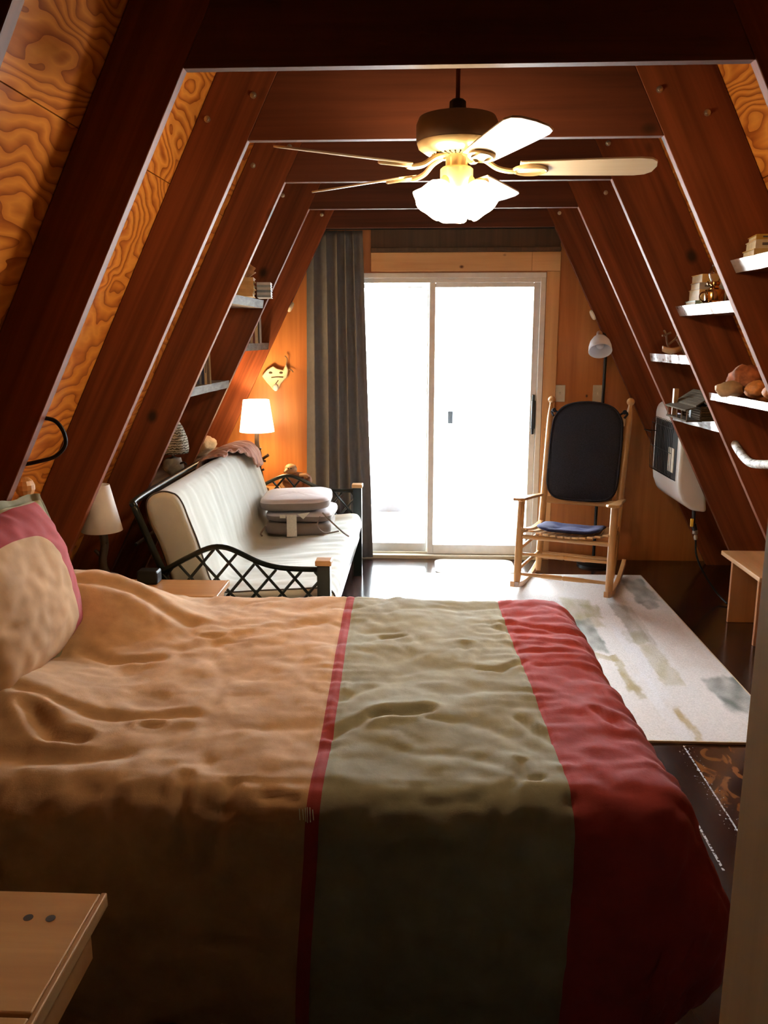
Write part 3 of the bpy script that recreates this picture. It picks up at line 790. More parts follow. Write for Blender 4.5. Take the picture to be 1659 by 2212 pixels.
b = MB().tube(spline([(-1.08,yA,.30),(-1.16,yA,.52),(-1.262,yA,.79),(-1.287,yA+.01,.852),(-1.30,yA+.07,.872),(-1.305,4.2,.877),(-1.305,4.9,.877),(-1.30,yB-.07,.872),(-1.287,yB-.01,.852),(-1.262,yB,.79),(-1.16,yB,.52),(-1.08,yB,.30)],6), .016, 10)
for zz in (.5, .68): b.tube([(-1.085-.325*(zz-.3)/.6, yA, zz), (-1.085-.325*(zz-.3)/.6, yB, zz)], .008, 6)
b.build('back_frame', M['futonmetal'], FUT, smooth=True)
# mattress: one folded slab, profile in XZ swept along Y
PROF = [(-.445,.325),(-.405,.345),(-.392,.39),(-.405,.44),(-.45,.463),(-.60,.452),(-.75,.441),(-.88,.432),(-.945,.442),(-.975,.49),(-1.00,.57),(-1.035,.69),(-1.07,.79),(-1.095,.86),(-1.125,.898),(-1.18,.910),(-1.235,.888),(-1.258,.845),(-1.245,.76),(-1.205,.66),(-1.16,.50),(-1.12,.36),(-1.08,.325),(-.9,.32),(-.7,.32)]
PS = spline([(x,0,z) for x,z in PROF]+[(PROF[0][0],0,PROF[0][1])], 5)[:-1]
cen = [Vector((-1.1,0,.64)) if p.z > .5 else Vector((max(-1.05,min(-.45,p.x)),0,.395)) for p in PS]
ymn, ymx = 3.63, 5.36
def matt(i, v):
    p = PS[i % len(PS)]; c = cen[i % len(PS)]
    if p.z > .5: c = Vector((lerp(-1.03,-1.17,(p.z-.45)/.5)-.02, 0, p.z if p.z < .835 else .835))
    e = abs(2*v-1); L = ymx-ymn; dist = (1-e)*L/2
    sc = 1.0
    if dist < .05: sc = .62+.38*math.sqrt(max(0, 1-(1-dist/.05)**2))
    q = c + (p-c)*sc
    y = ymn + L*v
    onback = sstep(.5, .62, p.z); front = p.x > -1.13 if p.z > .5 else p.z > .4
    w = 0
    if front:
        w += .010*nz(p.x*2+1, y*9, p.z*2.5)*(1-onback*.1) + .005*nz(p.x*6, y*22, p.z*5)
        # sags towards the middle of the seat
        w += -.012*math.exp(-((y-4.7)/.5)**2)*(1-onback)
    n = (p-c).normalized() if (p-c).length > 1e-4 else Vector((0,0,1))
    q = q + n*w
    return Vector((q.x, y, q.z))
vv = []
for k in range(6): vv.append(.05/ (ymx-ymn) * (k/6)**1.6)
nmid = 120; lo_ = .05/(ymx-ymn)
vv += [lo_+(1-2*lo_)*k/nmid for k in range(nmid+1)] + [1-x for x in reversed(vv)]
b = MB(); n_ = len(PS); nv = len(vv)
b.v = [tuple(matt(i, v)) for i in range(n_) for v in vv]
for i in range(n_):
    for j in range(nv-1): b.f.append((i*nv+j, ((i+1)%n_)*nv+j, ((i+1)%n_)*nv+j+1, i*nv+j+1)); b.m.append(0)
b.f.append(tuple(i*nv for i in range(n_))); b.m.append(0); b.f.append(tuple(i*nv+nv-1 for i in reversed(range(n_)))); b.m.append(0)
mt = b.build('mattress', M['natural'], FUT, smooth=True, angle=0)
b = MB()
for off in (.0,):
    idx = [i for i in range(n_)]
    b.tube([matt(i, vv[5])+Vector((0,-.001,0)) for i in idx], .0055, 6, closed=True)
b.build('piping', M['piping'], mt, smooth=True)
# throw over the back
def throw(u, v):
    # u along Y 4.55..5.30 ; v from behind the back to the front
    y = lerp(4.62, 5.30, u) + .05*v*(1-u) + .03*nz(u*4, v*4)
    pr = spline([(-1.30,0,.76),(-1.292,0,.875),(-1.21,0,.925),(-1.12,0,.922),(-1.06,0,.87),(-1.035,0,.78)], 6)
    ext = .55 + .45*sstep(.15, .75, u) + .05*nz(u*9, 1)
    k = v*ext*(len(pr)-1); i = min(int(k), len(pr)-2); p = pr[i].lerp(pr[i+1], k-i)
    w = .010*nz(u*6, v*5, 3) + .006*nz(u*16, v*9, 7) + .008*math.sin(u*55+v*3)*v
    n = Vector((.5, 0, 1)).normalized()
    return Vector((p.x, y, p.z)) + n*(w+.012+.02*math.sin(PI*u))
b = MB().grid(throw, 70, 50)
def throw_mat():
    N = NT('rust_throw'); a = N.n('TexNoise', {'Vector': N.coords((9,40,9)), 'Scale': 1.0, 'Detail': 5.0}).outputs[0]
    return N.bsdf(N.ramp(a, [(.34,(.20,.07,.045)),(.44,(.52,.24,.16)),(.68,(.66,.38,.27))]), .85, bump=a, bstr=.5, Sheen_Weight=.3)
o = b.build('throw_blanket', throw_mat(), smooth=True, angle=0); md = o.modifiers.new('Solidify','SOLIDIFY'); md.thickness = .012
tag(o, 'rust brown striped throw bunched over the far end of the futon back', 'blanket')

# stack of chair cushions on the futon seat
def cushion_outline(x0, x1, y0, y1, r, n=8):
    pts = []
    for cx, cy, a0 in ((x1-r, y1-r, 0), (x0+r, y1-r, PI/2), (x0+r, y0+r, PI), (x1-r, y0+r, 1.5*PI)):
        for k in range(n+1):
            a = a0+PI/2*k/n; pts.append((cx+r*math.cos(a), cy+r*math.sin(a)))
    return pts
def cushion(name, x0, x1, y0, y1, z0, z1, r, mats, tilt, label, group):
    out = cushion_outline(x0, x1, y0, y1, r); cx, cy = (x0+x1)/2, (y0+y1)/2
    lv = [(.90,z0),(.97,z0+.006),(1.0,z0+.02),(1.0,z1-.02),(.975,z1-.005),(.90,z1+.002),(.45,z1+.008),(.01,z1+.01)]
    b = MB(); n = len(out)
    R = Matrix.Rotation(tilt[0], 4, 'Y') @ Matrix.Rotation(tilt[1], 4, 'X') @ Matrix.Rotation(tilt[2], 4, 'Z')
    for k, (s, z) in enumerate(lv):
        for x, y in out:
            v = Vector(((x-cx)*s, (y-cy)*s, z-z0)); v.z += .003*nz(x*12, y*12, z*9)
            v = R @ v; b.v.append((v.x+cx, v.y+cy, v.z+z0))
    for k in range(len(lv)-1):
        for j in range(n):
            j2 = (j+1) % n; b.f.append((k*n+j, k*n+j2, (k+1)*n+j2, (k+1)*n+j)); b.m.append(1 if k >= 3 else 0)
    b.f.append(tuple(range(n-1,-1,-1))); b.m.append(0); b.f.append(tuple((len(lv)-1)*n+j for j in range(n))); b.m.append(1)
    o = b.build(name, mats, smooth=True, angle=0); return tag(o, label, 'cushion', group)
g = 'seat cushions stacked on the futon'
c1 = cushion('seat_cushion', -.945, -.545, 4.80, 5.20, .434, .500, .07, [M['taupe'], M['taupe']], (0,0,.02), 'taupe tie-on cushion at the bottom of the stack on the futon', g)
c2 = cushion('seat_cushion', -.935, -.535, 4.81, 5.21, .512, .568, .07, [M['taupe'], M['pinkgrey']], (0,0,-.03), 'taupe cushion in the middle of the stack, tags hanging from it', g)
c3 = cushion('seat_cushion', -.975, -.555, 4.785, 5.205, .588, .655, .10, [M['taupe'], M['pinkgrey']], (-.03,.01,.03), 'pale topped taupe cushion on top of the stack on the futon', g)
MB().box((-.80, 4.780, .432), (-.74, 4.7815, .566)).build('care_tag', M['tagpaper'], c2)
MB().box((-.84, 4.780, .545), (-.805, 4.7815, .566)).build('brand_tag', M['tagpaper'], c2)
MB().add([(-.735,4.780,.57),(-.66,4.780,.582),(-.70,4.780,.54)], [(0,1,2)]).build('loose_tag', M['tagpaper'], c2)
MB().tube(spline([(-.60,4.79,.555),(-.615,4.775,.50),(-.57,4.76,.462),(-.49,4.79,.468)],5), .005, 6).build('tie', M['taupe'], c2, smooth=True)
MB().tube(spline([(-.585,4.78,.58),(-.52,4.76,.52),(-.46,4.73,.475),(-.42,4.66,.468)],5), .005, 6).build('tie', M['taupe'], c3, smooth=True)
MB().tube(spline([(-.93,4.79,.49),(-.95,4.75,.46),(-.94,4.73,.448)],5), .006, 6).build('tie', M['taupe'], c1, smooth=True)

# ------------------------------------------------------------------ corner table, lit lamp, carved figure
ct = thing('corner_table', (-1.05, 5.68, 0), 'low side table in the corner behind the futon carrying the lit lamp', 'side table')
MB().box((-1.40, 5.51, .52), (-.72, 5.855, .545)).build('table_top', M['tablepine'], ct, bevel=.003)
for x in (-1.36, -.76):
    for y in (5.55, 5.81): MB().box((x-.02, y-.02, 0), (x+.02, y+.02, .52)).build('leg', M['oakZ'], ct, bevel=.003)
lx, ly = -1.135, 5.655
t = thing('branch_lamp', (lx, ly, .545), 'lit white drum lamp on a dark branch stem in the corner', 'lamp')
sh = frustum_shade(MB(), (lx,ly,0), .119, .089, .962, 1.180).build('lamp_shade', M['lampshade'], t, smooth=True)
sh.modifiers.new('Solidify','SOLIDIFY').thickness = .002
MB().tube(spline([(lx+.01,ly,.56),(lx+.018,ly,.63),(lx+.006,ly,.72),(lx+.012,ly,.80),(lx-.004,ly,.88),(lx,ly,.97)],5), [.024,.022,.021,.02,.021,.02,.019,.019,.018]+[.016]*17, 10).build('lamp_stem', M['branch'], t, smooth=True)
MB().lathe([(.07,.545),(.07,.562),(.05,.572)], (lx,ly,0), 20).build('lamp_base', M['branch'], t, smooth=True)
for p in ([(lx,ly,.745),(lx+.035,ly-.02,.775),(lx+.08,ly-.04,.805)],[(lx+.005,ly,.79),(lx-.03,ly-.01,.815)],[(lx+.005,ly,.825),(lx+.025,ly-.01,.85)],[(lx+.03,ly-.02,.765),(lx+.058,ly-.03,.76)],[(lx+.015,ly,.69),(lx+.04,ly-.01,.70)]):
    MB().tube(spline(p,4), .011 if len(p) == 3 else .008, 8).build('side_twig', M['branch'], t, smooth=True)
MB().ball((lx,ly,1.06), .03, 14, sc=(1,1,1.3)).build('bulb', M['bulb'], t, smooth=True)

t = thing('carved_figure', (-.895, 5.66, .545), 'carved brown burl figure with pale cap on the corner table', 'carving')
b = MB().ball((-.885,5.66,.615), .085, 20, sc=(1.05,.7,.8), fn=lambda v: 1+.16*nz(v.x*3, v.y*3, v.z*3)+.06*nz(v.x*9,v.y*9,v.z*9))
b.ball((-.80,5.66,.62), .05, 16, sc=(.8,.8,1.1), fn=lambda v: 1+.2*nz(v.x*4,v.y*4,v.z*4+2))
b.build('burl_body', M['burl'], t, smooth=True, angle=0)
b = MB().ball((-.905,5.64,.705), .042, 16, sc=(1.05,.95,.9), fn=lambda v: 1+.06*nz(v.x*3,v.y*3,v.z*3)).tube([(-.925,5.61,.70),(-.94,5.588,.688)], [.018,.010], 10)
hd = b.build('head', M['burltan'], t, smooth=True)
MB().ball((-.918,5.603,.715), .005, 8).ball((-.898,5.601,.715), .005, 8).build('eye', M['black'], hd)
MB().tube(spline([(-.96,5.64,.655),(-.975,5.61,.61),(-.95,5.59,.575)],4), .014, 8).build('root_arm', M['burltan'], t, smooth=True)
MB().tube(spline([(-.84,5.62,.665),(-.80,5.60,.67),(-.78,5.60,.655)],4), .012, 8).build('root_arm', M['burltan'], t, smooth=True)
for i, (x, y, rz, c, lab) in enumerate(((-1.01,5.60,.2,'tagpaper','white open booklet on the corner table behind the futon arm'),(-1.055,5.575,-.3,'yellow','yellow green leaflet on the corner table beside the booklet'))):
    R = Matrix.Translation((x,y,.5455)) @ Matrix.Rotation(rz,4,'Z')
    tag(MB().box((-.05,-.035,0),(.05,.035,.004+.002*i), R).build('booklet', M[c]), lab, 'booklet', 'papers on the corner table')

# plaque on the end wall
pl = thing('wall_plaque', (-1.045, YW, 1.31), 'pale animal face plaque hung on the end wall above the lit lamp', 'plaque')
out = [(-1.139,1.33),(-1.10,1.375),(-1.055,1.401),(-1.030,1.383),(-.985,1.372),(-.962,1.417),(-.948,1.372),(-.960,1.32),(-1.004,1.276),(-1.022,1.236),(-1.038,1.221),(-1.062,1.232),(-1.08,1.255),(-1.107,1.285)]
R = frame((0,YW,0), (1,0,0), (0,0,1), (0,-1,0))
MB().prism(out, .002, .028, R).build('face', M['plaque'], pl, bevel=.008, seg=3)
MB().tube(spline([(-1.07,YW-.03,1.318),(-1.03,YW-.031,1.322),(-.985,YW-.031,1.320)],4), .0035, 6).build('brow', M['plaquedark'], pl)
for x, z in ((-1.075,1.352),(-1.0,1.352)): MB().ball((x,YW-.028,z), .014, 12, sc=(1,.35,.6)).build('eye', M['plaquedark'], pl, smooth=True)
MB().ball((-1.04,YW-.03,1.248), .022, 12, sc=(.9,.7,1.2)).build('nose', M['shadecream'], pl, smooth=True)
MB().tube([(-1.04,YW-.03,1.275),(-1.02,YW-.031,1.30)], .003, 6).build('muzzle_line', M['plaquedark'], pl)
MB().tube(spline([(-.962,YW-.02,1.41),(-.955,YW-.02,1.45),(-.972,YW-.02,1.47)],4), .004, 6).tube(spline([(-.945,YW-.02,1.375),(-.925,YW-.02,1.37),(-.915,YW-.02,1.355)],4), .004, 6).build('dried_stem', M['twig'], pl)

# curtain
def curtain(u, v):
    z = lerp(2.308, .012, v)
    xl = lerp(-.800, -.845, v); xr = lerp(-.415, -.352, v)
    uu = u + .012*math.sin(u*9+v*3)
    fold = math.cos(2*PI*5.5*(uu**1.25))*sstep(.98, .78, u)
    y = 5.893 + .020*fold*(.75+.25*v) + .004*nz(u*6, v*3)
    x = lerp(xl, xr, u) + .010*math.sin(2*PI*5.5*(uu**1.25)*1.0)*sstep(.98,.75,u)
    return Vector((x, y, z))
b = MB().grid(curtain, 150, 50)
cu = thing('curtain', (-.6, 5.893, .01), 'long charcoal grey curtain gathered at the left of the glass door', 'curtain')
o = b.build('cloth_panel', M['curtain'], cu, smooth=True, angle=0); md = o.modifiers.new('Solidify','SOLIDIFY'); md.thickness = .002; md.offset = 0
MB().tube([(-.79,5.893,2.32),(.90,5.893,2.32)], .008, 8).build('rod', M['black'], cu)

# ------------------------------------------------------------------ round pucks on the last rafters
for side, z in ((-1, 1.803), (1, 1.746)):
    c = Vector((xi(z, side)-side*.003, 5.8164+TH*.5, z)); ax = Vector((xi(1, side)-xi(0, side), 0, 1)).normalized()
    inn = Vector((-side*ax.z, 0, side*ax.x)); 
    if inn.z > 0: inn = -inn
    Mx = frame((0,0,0), ax, ax.cross(inn), inn)
    wd = 'left' if side < 0 else 'right'
    b = MB().lathe([(.036,0),(.036,.009),(.030,.015),(.008,.017)], c, 24, M=Mx)
    tag(b.build('puck_light', M['ivory'], smooth=True), f'little round white puck stuck under the last {wd} rafter', 'light', 'round pucks under the rafters')

# ------------------------------------------------------------------ floor lamp
fx, fy = 1.245, 5.80
t = thing('floor_lamp', (fx, fy, 0), 'black pole floor lamp with white bell shade in the right corner', 'lamp')
MB().lathe([(.125,0),(.125,.012),(.11,.022),(.03,.035),(.012,.06)], (fx,fy-.0,0), 30).build('lamp_base', M['black'], t, smooth=True)
MB().tube([(fx-.01,fy,.05),(fx-.005,fy,.8),(fx,fy,1.50)], .011, 10).build('pole', M['black'], t, smooth=True)
MB().tube(spline([(fx,fy,1.49),(fx-.004,fy-.01,1.58),(fx-.03,fy-.05,1.62),(fx-.062,fy-.085,1.61)],5), .008, 8).build('neck', M['black'], t, smooth=True)
hc = Vector((fx-.068, fy-.095, 1.612)); dv = Vector((-.05,-.62,-.78)).normalized(); s_ = dv.orthogonal().normalized()
Mx = frame((0,0,0), s_, dv.cross(s_), dv)
MB().lathe([(.018,-.02),(.022,0),(.022,.03)], hc, 16, M=Mx).build('socket', M['steel'], t, smooth=True)
sh = MB().lathe([(.022,.02),(.045,.032),(.064,.062),(.074,.10),(.077,.135)], hc, 32, M=Mx, caps=False).build('bell_shade', M['opal'], t, smooth=True)
sh.modifiers.new('Solidify','SOLIDIFY').thickness = .003
MB().ball(hc+dv*.085, .028, 14, sc=(1,1,1)).build('bulb', M['opal'], t, smooth=True)

# ------------------------------------------------------------------ heater
ht = thing('gas_heater', (1.62, 5.3, .56), 'white wall gas heater with black wire guard on the right slope', 'heater')
hx0, hx1, hy0, hy1, hz0, hz1 = 1.555, 1.80, 5.035, 5.62, .545, 1.19
def hprof():
    # outline in (x,z): front face at hx0, bottom swept back
    return [(hx0+.095,hz0+.012),(hx0+.035,hz0+.06),(hx0+.008,hz0+.13),(hx0,hz0+.2),(hx0,hz1-.06),(hx0+.015,hz1-.02),(hx0+.06,hz1)]
# the back follows the slope of the roof panel
pz = hprof()
back = [(min(hx0+.30, xi(z,1)+HOFF[1]-.006), z) for z in (hz1, .95, .75, .65, hz0)]
back = [(xi(hz1,1)+HOFF[1]-.01, hz1), (xi(hz0+.08,1)+HOFF[1]-.28, hz0+.08), (hx0+.19, hz0)]
outl = pz + back
Rh = frame((0,0,0), (1,0,0), (0,0,1), (0,1,0))
MB().prism(outl, hy0, hy1, Rh).build('body', M['enamel'], ht, bevel=.022, seg=4, smooth=True, angle=20)
MB().box((hx0-.004, hy0+.055, .73), (hx0+.004, hy1-.05, 1.075)).build('grille_panel', M['grilldark'], ht, bevel=.003)
MB().box((hx0-.010, hy0+.09, .775), (hx0-.0045, hy0+.20, .925)).build('grille_reflection', M['ivory'], ht, bevel=.002)  # pale plate stands in for a reflection in the grille
b = MB()
for i in range(14):
    y = hy0+.06+(hy1-hy0-.12)*i/13
    b.tube([(hx0-.002,y,.735),(hx0-.03,y,.745),(hx0-.034,y,.80),(hx0-.034,y,1.02),(hx0-.028,y,1.07),(hx0-.002,y,1.085)], .0018, 5)
for z in (.76,.9,1.05): b.tube([(hx0-.034,hy0+.06,z),(hx0-.034,hy1-.06,z)], .0022, 5)
b.tube([(hx0,hy1-.07,.99),(hx0-.085,hy1-.07,1.0),(hx0-.085,hy1-.25,1.0)], .003, 5)
b.build('wire_guard', M['black'], ht)
t = ht
MB().tube([(1.675,5.07,.555),(1.68,5.07,.47)], .011, 8).tube([(1.68,5.07,.47),(1.69,5.065,.43)], .016, 8).build('gas_pipe', M['black'], t, smooth=True)
MB().lathe([(.013,.405),(.017,.408),(.017,.425),(.012,.43)], (1.692,5.065,0), 10).lathe([(.010,.37),(.013,.385),(.010,.40)], (1.697,5.063,0), 10).build('brass_fitting', M['steel'], t, smooth=True)
MB().box((1.655,5.045,.455),(1.672,5.06,.505)).build('valve_tag', M['yellow'], t, bevel=.003)
MB().tube(spline([(1.698,5.062,.375),(1.71,5.06,.27),(1.76,5.05,.16),(1.83,5.0,.05),(1.86,4.9,.012)],6), .006, 8).build('gas_hose', M['black'], t, smooth=True)

# ------------------------------------------------------------------ rocking chair
RC = thing('rocking_chair', (.985, 5.285, 0), 'honey oak rocking chair with slatted seat facing the bed', 'rocking chair', rz=math.radians(-20.2))
def rz_(y): R = 1.35; return R - math.sqrt(R*R-(y-.02)**2)
for sx in (-1, 1):
    b = MB(); ys = [-.43+.86*i/30 for i in range(31)]
    vs = []; 
    for y in ys:
        z = rz_(y); x = sx*.285
        vs += [(x-.014,y,z),(x+.014,y,z),(x+.014,y,z+.036),(x-.014,y,z+.036)]
    fs = [(0,1,2,3), tuple(120+i for i in (3,2,1,0))]
    for i in range(30):
        for j in range(4): fs.append((i*4+j, (i+1)*4+j, (i+1)*4+(j+1)%4, i*4+(j+1)%4))
    b.add(vs, fs); b.build('rocker', M['oakY'], RC, loc=(0,0,0), bevel=.003)
    fl = [Vector((sx*.285,-.315,.05)), Vector((sx*.285,-.30,.14)), Vector((sx*.285,-.275,.38)), Vector((sx*.285,-.25,.595))]
    b = MB().tube(spline(fl,5), [.013,.017,.02,.022,.0235]+[.024]*6+[.023]*5, 14); b.build('front_leg', M['oakZ'], RC, loc=(0,0,0), smooth=True)
    bp = [Vector((sx*.245,.13,.04)), Vector((sx*.247,.17,.20)), Vector((sx*.25,.225,.42)), Vector((sx*.262,.44,1.135))]
    b = MB().tube([bp[0].lerp(bp[1],k/4) for k in range(4)]+[bp[1].lerp(bp[2],k/4) for k in range(4)]+[bp[2].lerp(bp[3],k/10) for k in range(11)], [.017,.02,.022]+[.0235]*14+[.022,.015], 14)
    top = Vector((sx*.2632,.452,1.175)); b.ball(top, .027, 14, sc=(1,1,.95)).tube([bp[3]-Vector((0,.002,.008)), top], .013, 10)
    b.build('back_post', M['oakZ'], RC, loc=(0,0,0), smooth=True)
    # arm board
    ol = [(sx*.285-.040,-.345),(sx*.285-.022,-.368),(sx*.285+.022,-.368),(sx*.285+.040,-.345),(sx*.285+.036,-.2),(sx*.278+.022,.0),(sx*.27+.018,.30),(sx*.27-.018,.30),(sx*.278-.022,.0),(sx*.285-.036,-.2)]
    AT = Matrix.Rotation(math.radians(-7), 4, 'X'); AT.translation = (0, 0, 0)
    AM = Matrix.Translation((0,-.27,.607)) @ AT @ Matrix.Translation((0,.27,-.607))
    b = MB().prism(ol, .598, .616, AM); b.build('armrest', M['oakY'], RC, loc=(0,0,0), bevel=.005)
    for z, r in ((.285,.011),(.155,.011)):
        t0 = (z-.05)/.545; y0 = -.315+.065*t0
        MB().tube([(sx*.284,y0,z),(sx*.246,.14+.05*(z-.04)/.16,z+.015)], r, 10).build('side_stretcher', M['oakY'], RC, loc=(0,0,0), smooth=True)
    MB().tube([(sx*.275,-.27,.40),(sx*.25,.205,.335)], .016, 10).build('side_rail', M['oakY'], RC, loc=(0,0,0), smooth=True)
def turned(y, z, x, base=.0125):
    pts = []; rs = []
    for i in range(61):
        q = -1+2*i/60; pts.append((x*q, y, z))
        r = base*(1.0 - .25*abs(q)**3)
        for g0 in (-.05, 0, .05, -.52, .52):
            if abs(q-g0) < .013: r *= .72
        if abs(q) < .5: r *= 1.18
        rs.append(r)
    return MB().tube(pts, rs, 12)
for y, z in ((-.283,.255),(-.300,.128)): turned(y, z, .272).build('front_stretcher', M['oakX'], RC, loc=(0,0,0), smooth=True)
MB().tube([(-.275,-.274,.365),(.275,-.274,.365)], .0145, 10).build('front_rail', M['oakX'], RC, loc=(0,0,0), smooth=True)
MB().tube([(-.24,.16,.16),(.24,.16,.16)], .011, 10).build('rear_stretcher', M['oakX'], RC, loc=(0,0,0), smooth=True)
for i in range(12):
    x = -.248+.496*i/11; zc = .428-.040*(1-(x/.27)**2)
    b = MB()
    vs = []; seg_ = 10
    for k in range(seg_+1):
        q = k/seg_; y = lerp(-.325,.21,q); z = zc - .020*math.sin(PI*q) - .055*q
        vs += [(x-.0175,y,z),(x+.0175,y,z),(x+.0175,y,z+.012),(x-.0175,y,z+.012)]
    fs = [(0,1,2,3), tuple(seg_*4+i_ for i_ in (3,2,1,0))]
    for k in range(seg_):
        for j in range(4): fs.append((k*4+j,(k+1)*4+j,(k+1)*4+(j+1)%4,k*4+(j+1)%4))
    b.add(vs, fs).build('seat_slat', M['oakY'], RC, loc=(0,0,0), bevel=.003)
# back: axis frame following the posts
bo = Vector((0,.225,.42)); bu = (Vector((0,.44,1.135))-bo).normalized(); bn = Vector((0,-bu.z,bu.y))
def bk(x, h, n): return bo + Vector((x,0,0)) + bu*h + bn*n
Mb = frame(bo, (1,0,0), bu, bn)
def slat(ol, n0, n1): return MB().prism(ol, n0, n1, Mb)
slat([(-.248,.075),(.248,.075),(.248,.118),(-.248,.118)], -.010, .010).build('lower_back_rail', M['oakX'], RC, loc=(0,0,0), bevel=.003)
slat([(-.256,.62),(.256,.62),(.256,.665),(.16,.705),(0,.72),(-.16,.705),(-.256,.665)], -.010, .010).build('crest_rail', M['oakX'], RC, loc=(0,0,0), bevel=.003)
for i in range(7):
    x = -.19+.38*i/6
    slat([(x-.016,.118),(x+.016,.118),(x+.016,.622),(x-.016,.622)], -.006, .006).build('back_slat', M['oakZ'], RC, loc=(0,0,0), bevel=.002)
# cushions on the chair (things of their own)
def padded(outline, n0, thick, Mx, tufts=(), lv=None, bend=0.0):
    b = MB(); n = len(outline); cx = sum(p[0] for p in outline)/n; cy = sum(p[1] for p in outline)/n
    lv = lv or [(.86,0),(.96,.12),(1.0,.4),(1.0,.6),(.965,.85),(.88,1.0),(.7,1.06),(.5,1.09),(.3,1.1),(.12,1.1),(.01,1.1)]
    for s, q in lv:
        for x, y in outline:
            xx, yy = cx+(x-cx)*s, cy+(y-cy)*s; h = n0+thick*q
            if q > .8:
                for tx, ty in tufts: h -= thick*.75*math.exp(-((xx-tx)**2+(yy-ty)**2)/.0012)
                h += .004*nz(xx*14, yy*14, 3)
            b.v.append(tuple(Mx @ Vector((xx, yy, h + bend*xx*xx))))
    for k in range(len(lv)-1):
        for j in range(n): b.f.append((k*n+j, k*n+(j+1)%n, (k+1)*n+(j+1)%n, (k+1)*n+j)); b.m.append(0)
    b.f.append(tuple(range(n-1,-1,-1))); b.m.append(0); b.f.append(tuple((len(lv)-1)*n+j for j in range(n))); b.m.append(0)
    return b
RM = Matrix.Translation((.985,5.285,0)) @ Matrix.Rotation(math.radians(-20.2),4,'Z')
ol = []
for (x, h) in spline([(.0,.095,0),(.12,.098,0),(.19,.12,0),(.232,.19,0),(.238,.35,0),(.238,.55,0),(.225,.66,0),(.17,.735,0),(.09,.765,0),(0,.775,0)],5) and [(p.x,p.y) for p in spline([(.0,.095,0),(.12,.098,0),(.19,.12,0),(.232,.19,0),(.238,.35,0),(.238,.55,0),(.225,.66,0),(.17,.735,0),(.09,.765,0),(0,.775,0)],5)]:
    ol.append((x, h))
ol = ol + [(-x, h) for x, h in reversed(ol[1:-1])]
bc = thing('back_cushion', tuple(RM @ bk(0,.2,.02)), 'dark navy arched back cushion tied onto the rocking chair', 'cushion')
padded(ol, .014, .05, RM @ Mb).build('pad', M['navy'], bc, smooth=True, angle=0)
b = MB().tube([RM @ Mb @ Vector((x, h, .060)) for x, h in [((x)*.975, .46+(h-.46)*.98) for x, h in ol]], .005, 6, closed=True); b.build('piping', M['navy'], bc, smooth=True)
for sx in (-1,1):
    q = [RM @ Mb @ Vector(v) for v in ((sx*.20,.69,.02),(sx*.235,.71,.03),(sx*.252,.70,.022),(sx*.235,.67,.03))]
    MB().tube(spline(q,4), .007, 6).ball(q[1], .016, 10).build('tie', M['navy'], bc, smooth=True)
ol2 = cushion_outline(-.20,.20,-.255,.14,.09,8)
sc_ = thing('seat_pad', tuple(RM @ Vector((0,-.1,.41))), 'blue tufted pad lying on the rocking chair seat', 'cushion')
Mp = RM @ Matrix.Translation((0,-.255,.3985)) @ Matrix.Rotation(math.radians(-6.5),4,'X') @ Matrix.Translation((0,.255,0))
padded(ol2, 0, .026, Mp, bend=.5, tufts=((-.08,-.17),(.08,-.17),(-.08,0),(.08,0))).build('pad', M['navyblue'], sc_, smooth=True, angle=0)
for tx, ty in ((-.08,-.17),(.08,-.17)): MB().ball(Mp @ Vector((tx,ty,.016)), .007, 8).build('tuft_button', M['navy'], sc_, smooth=True)

# ------------------------------------------------------------------ bench, post
bt = thing('bench', (1.87, 4.33, 0), 'low pine bench with slab legs against the right slope', 'bench')
MB().box((1.735, 4.165, .365), (2.02, 4.725, .39)).build('seat_board', M['benchY'], bt, bevel=.004)
for y in (4.225, 4.60): MB().box((1.755, y-.012, 0), (2.0, y+.012, .365)).build('leg', M['benchZ'], bt, bevel=.003)
MB().box((1.87, 4.238, .27), (1.89, 4.587, .364)).build('stretcher', M['benchY'], bt, bevel=.003)
b = MB().box((.292, .46, 0), (.40, .70, ZC-.002)); tag(b.build('wooden_post', M['postwood'], bevel=.004), 'pale brown wooden post close at the right edge of the picture', 'post')

# ------------------------------------------------------------------ rug and mat
RX0, RX1, RY0, RY1 = -.08, 1.495, 3.115, 5.50
PATCH = [(.215,5.19,.09,.16,(.16,.19,.10),.9),(.945,4.72,.085,.26,(.36,.30,.12),.8),(1.01,4.73,.05,.13,(.30,.27,.10),.8),(.905,4.33,.07,.24,(.115,.14,.105),.95),(.93,4.0,.07,.045,(.36,.27,.10),.85),
 (.985,3.78,.022,.20,(.36,.27,.09),.95),(1.00,3.62,.016,.10,(.32,.24,.08),.9),(1.185,4.55,.045,.34,(.22,.18,.12),.75),(1.165,4.3,.06,.10,(.30,.26,.12),.8),(1.19,3.92,.05,.28,(.40,.34,.18),.75),(1.23,4.5,.03,.35,(.28,.22,.15),.6),
 (1.40,5.15,.075,.24,(.10,.13,.10),.85),(1.39,4.86,.05,.06,(.08,.08,.06),.7),(1.42,3.58,.085,.19,(.10,.12,.095),.95),(1.125,3.27,.018,.15,(.42,.30,.11),.95),(1.36,4.3,.10,.45,(.60,.48,.40),.45),(1.06,3.45,.03,.35,(.75,.74,.78),.5),(1.10,4.0,.04,.5,(.72,.72,.78),.5),(.35,4.3,.12,.3,(.3,.3,.2),.6),(.55,3.7,.2,.2,(.14,.17,.12),.8)]
nx, ny = 158, 240
vs = []; cols = []
